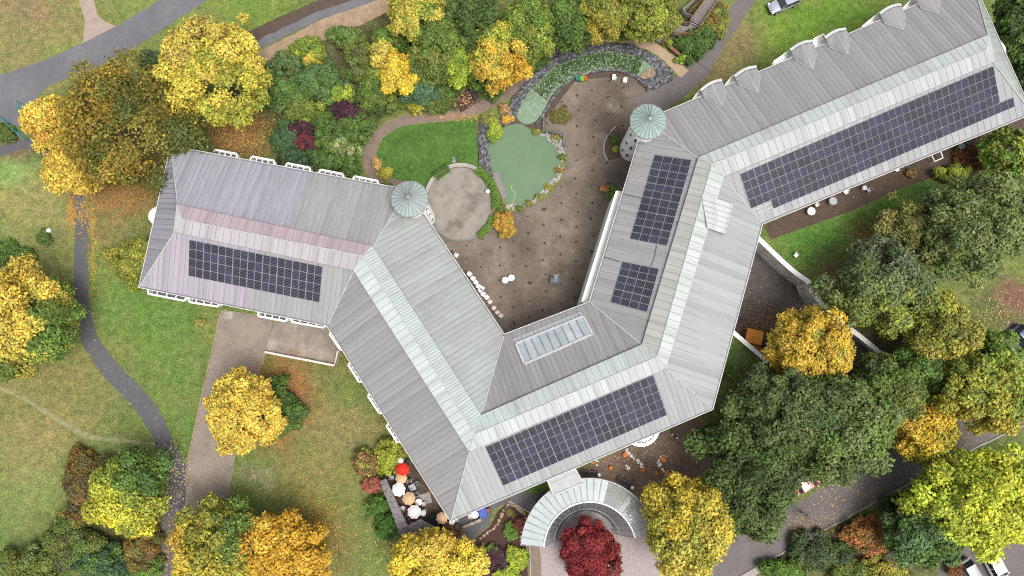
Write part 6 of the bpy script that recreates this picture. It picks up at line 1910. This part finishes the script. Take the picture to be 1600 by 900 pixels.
def toy():
    p = P(912, 124, 0)
    t = thing('toy_boat', 'green and red painted barrow with a pale handle at the pool edge', 'barrow', (p.x, p.y, 0), R(12))
    mg, mr = surf('green_paint', (0.12, 0.33, 0.03)), surf('red_paint', (0.45, 0.07, 0.02))
    mb = MB()
    mb.prism([(-.55,-.3),(-.02,-.42),(-.02,.3),(-.5,.32)], .25, .55); mb.build('green_tray', mg, t)
    mb = MB(); mb.prism([(.02,-.42),(.40,-.38),(.36,.3),(.02,.3)], .25, .55); mb.build('red_tray', mr, t)
    mb = MB(); mb.tube([(-.2,.36,.6),(.5,.5,.66),(.95,.68,.7)], .045, 6); mb.build('handle', M_pinkp, t)
    mb = MB()
    mb.lathe([(.0,0),(.32,0),(.38,.5),(.30,.5),(.0,.42)], 12, (-.75,.15,0)); mb.build('tub', surf('teal_tub', (0.03,0.13,0.11)), t)
    for x in (-.4, .3):
        mb = MB(); mb.tube([(x,-.3,.13),(x,.25,.13)], .12, 10); mb.build('wheel', M_dark, t)
toy()
def bollard(px, py, label, h=.5, r=.14, mat=None):
    p = P(px, py, h)
    mb = MB(); mb.lathe([(r, 0), (r, h - .08), (r * .8, h), (0, h + .02)], 12, (0, 0, 0))
    o = mb.build('clay_pot', mat or M_orwood, smooth=True); o.location = (p.x, p.y, 0)
    return tag(o, label, 'pot')
bollard(779, 337, 'salmon coloured pot beside the round orange shrub', .5, .24, surf('salmon', (0.5,0.2,0.13)))
bollard(702, 858, 'dark flower pot in the withered shrub', .4, .2)

# ------------------------------------------------------------------ pumpkins and white stones in the mulch bed
M_pump = surf('pumpkin_skin', (0.62, 0.16, 0.02), [((0.45, 0.10, 0.015), 4, .45, .75, .6)], .5, .4)
def pumpkin(label, px, py, r, rz):
    p = P(px, py, r * .8)
    t = thing('pumpkin', label, 'pumpkin', (p.x, p.y, 0), rz, 'pumpkins on the mulch bed')
    mb = MB()
    na, nb = 24, 8
    g = [[Vector((r * (1 + .09 * math.cos(8 * a)) * math.sin(b) * math.cos(a), r * (1 + .09 * math.cos(8 * a)) * math.sin(b) * math.sin(a), r * .78 - r * .78 * math.cos(b) * (1 - .25 * (abs(math.cos(b)) ** 6)))) for a in np.linspace(0, 2*PI, na, endpoint=False)] for b in np.linspace(.05, PI - .05, nb)]
    for i in range(nb - 1):
        for j in range(na): mb.face([g[i][j], g[i][(j+1) % na], g[i+1][(j+1) % na], g[i+1][j]])
    mb.build('skin', M_pump, t, smooth=True)
    mb = MB(); mb.tube([(0,0,r*1.2),(.02,0,r*1.45),(.07,.03,r*1.6)], [.05,.035,.04], 6); mb.build('stalk', M_bark, t)
for lab, x, y, r in [('large pumpkin near the curved bay, upper left of the mulch bed', 976.5, 711, .36), ('pumpkin at the top of the white stone arc', 1036.5, 718, .38), ('small pumpkin alone near the black bench', 954, 731, .27),
    ('pumpkin by the white heap in the middle of the mulch bed', 1004.5, 734, .28), ('pumpkin with a pale lump left of the lower arc', 1025.5, 739, .26), ('pumpkin at the lower end of the white stone arc', 1042.5, 738.5, .36), ('half white pumpkin against the eave', 926, 722, .26)]:
    pumpkin(lab, x, y, r, x)
def white_stones(label, pts, n, seed, spread=.12):
    rng = random.Random(seed)
    c = smooth_line([P(*q) for q in pts], 6)
    mb = MB()
    for k in range(n):
        t = k / n * (len(c) - 1)
        i = int(t)
        q = c[i].lerp(c[i+1], t - i)
        stone(mb, q.x + rng.gauss(0, spread), q.y + rng.gauss(0, spread), .0, rng.uniform(.08, .15), rng)
    return tag(mb.build('stone_trail', M_white), label, 'stone trail')
white_stones('trail of white stones from the curved bay into the mulch bed', [(978,704),(984,712),(996,720),(1004,726),(1004,733)], 36, 1)
white_stones('arc of white stones joining two pumpkins', [(1037,712),(1030,718),(1030,726),(1036,736),(1046,742),(1054,744)], 44, 2)
white_stones('heap of white stones beside the half white pumpkin', [(922,716),(930,724)], 16, 3, .15)
white_stones('small ring of white stones in the mulch bed', [(978,728),(982,731),(979,733)], 12, 4, .08)
def gnome(label, px, py, mat):
    p = P(px, py, .3)
    t = thing('garden_ornament', label, 'ornament', (p.x, p.y, 0))
    mb = MB(); mb.lathe([(.18, 0), (.2, .2), (.12, .38), (0, .42)], 10); mb.build('body', mat, t, smooth=True)
    mb = MB(); mb.lathe([(.0, .38), (.11, .45), (.09, .58), (0, .62)], 8); mb.build('top', M_whitep, t, smooth=True)
gnome('small blue garden ornament at the right of the mulch bed', 1057, 684, surf('blue_glaze', (0.04, 0.07, 0.35)))
gnome('small pale garden ornament next to the blue one', 1050, 679, M_stone)

# ------------------------------------------------------------------ orange store in the sunken yard
def orange_store():
    mo = surf('rust_orange_panel', (0.78, 0.30, 0.05), [((0.60, 0.20, 0.03), 2.2, .42, .7, .6), ((0.68, 0.34, 0.09), 6, .5, .8, .4)], .7)
    p = P(1177, 535, YZ)
    c0 = P(1179, 526, YZ + 2.0)
    t = thing('storage_hutch', 'rust orange storage hutch standing in the sunken yard', 'storage hutch', (c0.x, c0.y, YZ), R(-12))
    mb = MB(); mb.box((0, 0, .95), (1.95, 1.6, 1.9)); mb.build('body', M_wood, t)
    mb = MB(); mb.box((0, 0, 1.96), (2.15, 1.85, .10)); mb.build('roof', mo, t)
    mb = MB(); mb.box((-.05, -.82, .9), (1.3, .04, 1.6)); mb.build('door', M_drkwood, t)
    c1 = P(1181, 544, YZ + 1.0)
    t = thing('storage_crate', 'lower rust orange crate against the wall beside the hutch', 'crate', (c1.x, c1.y, YZ), R(-38))
    mb = MB(); mb.box((0, 0, .45), (1.9, .8, .9)); mb.build('body', M_wood, t)
    mb = MB(); mb.box((0, 0, .93), (2.0, .9, .06)); mb.build('lid', mo, t)
orange_store()

# ------------------------------------------------------------------ ring-shaped glass canopy and porch roof
M_cgl = surf('frosted_glass', (0.36, 0.41, 0.405), [((0.28, 0.33, 0.325), .6, .4, .7, .6), ((0.46, 0.50, 0.495), 2.5, .5, .8, .5)], .18, .6)
M_cgl2 = glass('clear_glass', (0.35, 0.39, 0.38), .42, .06)
M_cgl3 = glass('inner_glass', (0.10, 0.12, 0.135), .45, .05)
def ring_canopy():
    z = 3.9
    c = P(922, 858, z)
    ro, ri = 104 / SC(z), 70 / SC(z)
    t = thing('glass_canopy', 'ring shaped glass canopy round the crimson maple in front of the entrance', 'canopy', (c.x, c.y, 0))
    A0, A1, n = R(177), R(14), 25
    zo, zi = z - .25, z + .1
    rim, frame = MB(), MB()
    for k in range(n):
        a, b = A0 + (A1 - A0) * k / n, A0 + (A1 - A0) * (k + 1) / n
        g = .008
        q = []
        for aa, rr, zz in ((a - g, ro, zo), (b + g, ro, zo), (b + g, ri, zi), (a - g, ri, zi)):
            q.append(Vector((rr * math.cos(aa), rr * math.sin(aa), zz)))
        for w_ in range(1):
            mb = MB()
            mid_o = Vector((ro * math.cos((a+b)/2), ro * math.sin((a+b)/2), zo)); mid_i = Vector((ri * math.cos((a+b)/2), ri * math.sin((a+b)/2), zi))
            for qq in ([q[0], mid_o, mid_i, q[3]], [mid_o, q[1], q[2], mid_i]):
                mb.face(qq if (qq[1]-qq[0]).cross(qq[2]-qq[0]).z > 0 else qq[::-1])
            mb.build('glass_panel', M_cgl if k < 16 else M_cgl2, t)
    for k in range(n + 1):
        a = A0 + (A1 - A0) * k / n
        frame.bar((ro * math.cos(a), ro * math.sin(a), zo - .03), (ri * math.cos(a), ri * math.sin(a), zi - .03), .06, .10)
    frame.build('frame', M_grey, t)
    rim.tube([(ri * math.cos(a), ri * math.sin(a), zi + .05) for a in np.linspace(A0, A1, 50)], .10, 8)
    rim.build('inner_rim', M_white, t, smooth=True)
    ob = MB(); ob.tube([(ro * math.cos(a), ro * math.sin(a), zo - .02) for a in np.linspace(A0, A1, 60)], .07, 8)
    ob.build('outer_rim', M_flash, t, smooth=True)
    inner, mull = MB(), MB()
    rl, zl = ri * .66, .35
    angs = np.linspace(A0, A1, 21)
    for k in range(20):
        a, b = angs[k], angs[k+1]
        q = [Vector((rl * math.cos(a), rl * math.sin(a), zl)), Vector((rl * math.cos(b), rl * math.sin(b), zl)), Vector((ri*.985 * math.cos(b), ri*.985 * math.sin(b), zi - .05)), Vector((ri*.985 * math.cos(a), ri*.985 * math.sin(a), zi - .05))]
        inner.face(q)
    inner.build('inner_glazing', M_cgl3, t)
    for k in range(21):
        a = angs[k]
        mull.bar((rl*.99 * math.cos(a), rl*.99 * math.sin(a), zl), (ri*.975 * math.cos(a), ri*.975 * math.sin(a), zi - .06), .05, .06)
    for zz, rr in ((zl, rl*.985), (1.4, rl*.99 + (ri*.98 - rl) * .295)):
        mull.tube([(rr * math.cos(a), rr * math.sin(a), zz) for a in angs], .045, 6)
    mull.build('mullion', M_grey, t)
    for a in np.linspace(A0 - .1, A1 + .1, 7):
        for rr in (ro * .93,):
            mb = MB(); mb.tube([(rr * math.cos(a), rr * math.sin(a), 0), (rr * math.cos(a), rr * math.sin(a), zo - .05)], .07, 8); mb.build('column', M_white, t)
    # stone plinth ring that the glazing stands on
    mb = MB()
    for k in range(20):
        a, b = angs[k], angs[k+1]
        for r0, r1 in ((rl - .12, rl + .12),):
            q = [Vector((r0*math.cos(a), r0*math.sin(a), .34)), Vector((r1*math.cos(a), r1*math.sin(a), .34)), Vector((r1*math.cos(b), r1*math.sin(b), .34)), Vector((r0*math.cos(b), r0*math.sin(b), .34))]
            mb.face(q if (q[1]-q[0]).cross(q[2]-q[0]).z > 0 else q[::-1])
            d = Vector((0,0,.34))
            for i, j in ((0,3),(1,2)): mb.face([q[i]-d, q[j]-d, q[j], q[i]])
    mb.build('plinth', M_seam, t)
ring_canopy()
def porch():
    z = 4.3
    q = [P(854,746,z), P(896,728,z), P(911,755,z), P(865,774,z)]
    c = sum(q, Vector()) / 4
    t = thing('porch_roof', 'flat white framed glass porch roof linking the building to the ring canopy', 'porch roof', (c.x, c.y, 0))
    n = Vector((0, 0, 1))
    mb = MB()
    for i in range(4): mb.bar(q[i], q[(i+1) % 4], .22, .20)
    for k in (1, 2): mb.bar(q[0].lerp(q[1], k/3), q[3].lerp(q[2], k/3), .09, .16)
    mb.bar(q[0].lerp(q[3], .38), q[1].lerp(q[2], .38), .06, .14)
    mb.build('frame', M_flash, t, world=True)
    M_p = surf('opal_glass', (0.28, 0.30, 0.30), [((0.40,0.43,0.42), .8, .4, .7, .5)], .5, .3)
    for k in range(3):
        mb = MB()
        p = [q[0].lerp(q[1], (k+.03)/3), q[0].lerp(q[1], (k+.97)/3), q[3].lerp(q[2], (k+.97)/3), q[3].lerp(q[2], (k+.03)/3)]
        p = [v + Vector((0,0,.02)) for v in p]
        mb.face(p if (p[1]-p[0]).cross(p[2]-p[0]).z > 0 else p[::-1]); mb.build('glass_panel', M_p, t, world=True)
    mb = MB()
    for i in (2, 3):
        e = q[i].lerp(c, .06); mb.bar((e.x, e.y, 0), (e.x, e.y, z - .1), .14, .14, up=(1,0,0))
    mb.build('post', M_white, t, world=True)
    mb = MB()
    a, b = q[3].lerp(c, .03), q[2].lerp(c, .03)
    mb.face([(a.x,a.y,2.6),(b.x,b.y,2.6),(b.x,b.y,z-.12),(a.x,a.y,z-.12)]); mb.build('front_glass', M_cgl3, t, world=True)
porch()

# ------------------------------------------------------------------ cars
def paint(name, c, metal=.3):
    m = surf(name, c, rough=.28, spec=.6, metal=metal)
    m.node_tree.nodes['Principled BSDF'].inputs['Coat Weight'].default_value = .6
    return m
M_tyre = surf('tyre_rubber', (0.02, 0.02, 0.02), rough=.9)
M_hl = surf('headlight_lens', (0.7, 0.72, 0.74), rough=.15, spec=.8)
M_tl = surf('tail_light_lens', (0.35, 0.02, 0.02), rough=.2, spec=.7)
def car(label, px, py, rz, mat, L=4.4, Wd=1.8, H=1.48, estate=True):
    p = P(px, py, .8)
    t = thing('parked_car', label, 'car', (p.x, p.y, 0), rz, 'parked cars')
    h = L / 2
    # lower body lofted from rounded sections nose to tail
    st = [(-h, .42, .66, .70), (-h+.08, .30, .80, .82), (-h+.35, .26, .90, .92), (-h+1.0, .25, .95, .96), (-.1, .25, .97, .98), (h-1.55, .25, .96, .97), (h-1.25, .25, .95, .95), (h-.6, .26, .86, .90), (h-.15, .30, .74, .82), (h, .40, .60, .66)]
    def sec(x, zb, zt, hw):
        hw *= Wd / 2
        return [Vector((x, -hw*.92, zb)), Vector((x, -hw, zb+.14)), Vector((x, -hw*.99, zt-.16)), Vector((x, -hw*.90, zt-.03)), Vector((x, -hw*.55, zt+.01)), Vector((x, 0, zt+.03)), Vector((x, hw*.55, zt+.01)), Vector((x, hw*.90, zt-.03)), Vector((x, hw*.99, zt-.16)), Vector((x, hw, zb+.14)), Vector((x, hw*.92, zb))]
    mb = MB()
    S_ = [sec(*s) for s in st]
    for i in range(len(S_) - 1):
        for j in range(len(S_[0])):
            k = (j + 1) % len(S_[0])
            mb.face([S_[i][j], S_[i+1][j], S_[i+1][k], S_[i][k]])
    mb.face(S_[0]); mb.face(S_[-1][::-1])
    # roof and pillars
    wb, wt = Wd * .44, Wd * .36
    xb0, xb1 = -h + (.28 if estate else .75), h - 1.25
    xt0, xt1 = -h + (.70 if estate else 1.35), h - 2.05
    zb, zt = .95, H
    B = [Vector((xb0,-wb,zb)), Vector((xb1,-wb,zb)), Vector((xb1,wb,zb)), Vector((xb0,wb,zb))]
    T = [Vector((xt0,-wt,zt-.03)), Vector((xt1,-wt,zt-.03)), Vector((xt1,wt,zt-.03)), Vector((xt0,wt,zt-.03))]
    for i in range(4):
        j = (i + 1) % 4
        mb.face([B[i], B[j], T[j], T[i]])
    ys = [-1, -.6, 0, .6, 1]; xs_ = [0, .12, .5, .88, 1]
    zz = lambda u, v: zt - .03 + .05 * (1 - (2*u-1)**4) * (1 - v**4)
    for i in range(4):
        for j in range(4):
            f = lambda u, v: Vector((xt0 + (xt1-xt0)*u, wt*v, zz(u, v)))
            mb.face([f(xs_[i], ys[j]), f(xs_[i+1], ys[j]), f(xs_[i+1], ys[j+1]), f(xs_[i], ys[j+1])])
    mb.build('body', mat, t, smooth=True)
    def pane(name, a, b, c2, d, inset_=.08):
        cen = (a + b + c2 + d) / 4
        nrm = (b - a).cross(d - a).normalized()
        if nrm.dot(cen - Vector((0,0,.9))) < 0: nrm = -nrm
        q = [v.lerp(cen, inset_) + nrm * .012 for v in (a, b, c2, d)]
        m = MB(); m.face(q if (q[1]-q[0]).cross(q[2]-q[0]).dot(nrm) > 0 else q[::-1]); m.build(name, M_glassd, t)
    pane('windscreen', B[1], B[2], T[2], T[1])
    pane('rear_window', B[3], B[0], T[0], T[3], .12)
    for i, j in ((0, 1), (2, 3)):
        m1, m2 = B[i].lerp(B[j], .5), T[i].lerp(T[j], .5)
        pane('side_window', B[i], m1, m2, T[i]); pane('side_window', m1, B[j], T[j], m2)
    for sx in (-1, 1):
        for sy in (-1, 1):
            x, y = sx * (h - .85), sy * (Wd/2 - .10)
            m = MB()
            m.tube([(x, y - .11, .32), (x, y + .11, .32)], .32, 18)
            o = m.build('wheel', M_tyre, t, smooth=True)
            m = MB(); m.tube([(x, y + sy*.112, .32), (x, y + sy*.125, .32)], .20, 12); m.build('rim', M_alu, o)
    for sy in (-1, 1):
        m = MB(); m.box((h - .20, sy * Wd * .36, .70), (.24, .30, .10)); m.build('headlight', M_hl, t)
        m = MB(); m.box((-h + .06, sy * Wd * .38, .78), (.12, .22, .18)); m.build('tail_light', M_tl, t)
        m = MB(); m.box((h - 1.5, sy * (Wd/2 + .06), 1.0), (.14, .18, .12)); m.build('mirror', mat, t)
    return t
car('silver car parked on the top lawn beside the tarmac drive', 1226, 4, R(23) + PI, paint('silver_paint', (0.33, 0.35, 0.40)))
car('white car at the bottom right corner', 1558, 890, R(-64), paint('white_car_paint', (0.75, 0.75, 0.76), 0), 4.6, 1.9, 1.7)
car('grey car at the bottom right, left of the white one', 1522, 900, R(-60), paint('grey_car_paint', (0.20, 0.205, 0.23)), 4.4)
car('dark blue car at the right edge under the yellow green tree', 1606, 530, R(-48), paint('navy_paint', (0.02, 0.03, 0.10)))
car('red car under the grey green tree beside the lane', 1265, 752, R(28), paint('car_red', (0.50, 0.035, 0.05), 0), 4.2)
car('bright blue car under the foliage beside the lane', 1362, 700, R(28), paint('car_blue', (0.02, 0.07, 0.32), 0), 4.2)
car('silvery car under the grey green tree, between the red and blue ones', 1316, 716, R(28), paint('car_silver', (0.50, 0.52, 0.54)), 4.2)
car('white car half hidden by the big dark green tree', 1144, 806, R(28), paint('car_white', (0.78, 0.78, 0.78), 0), 4.4)
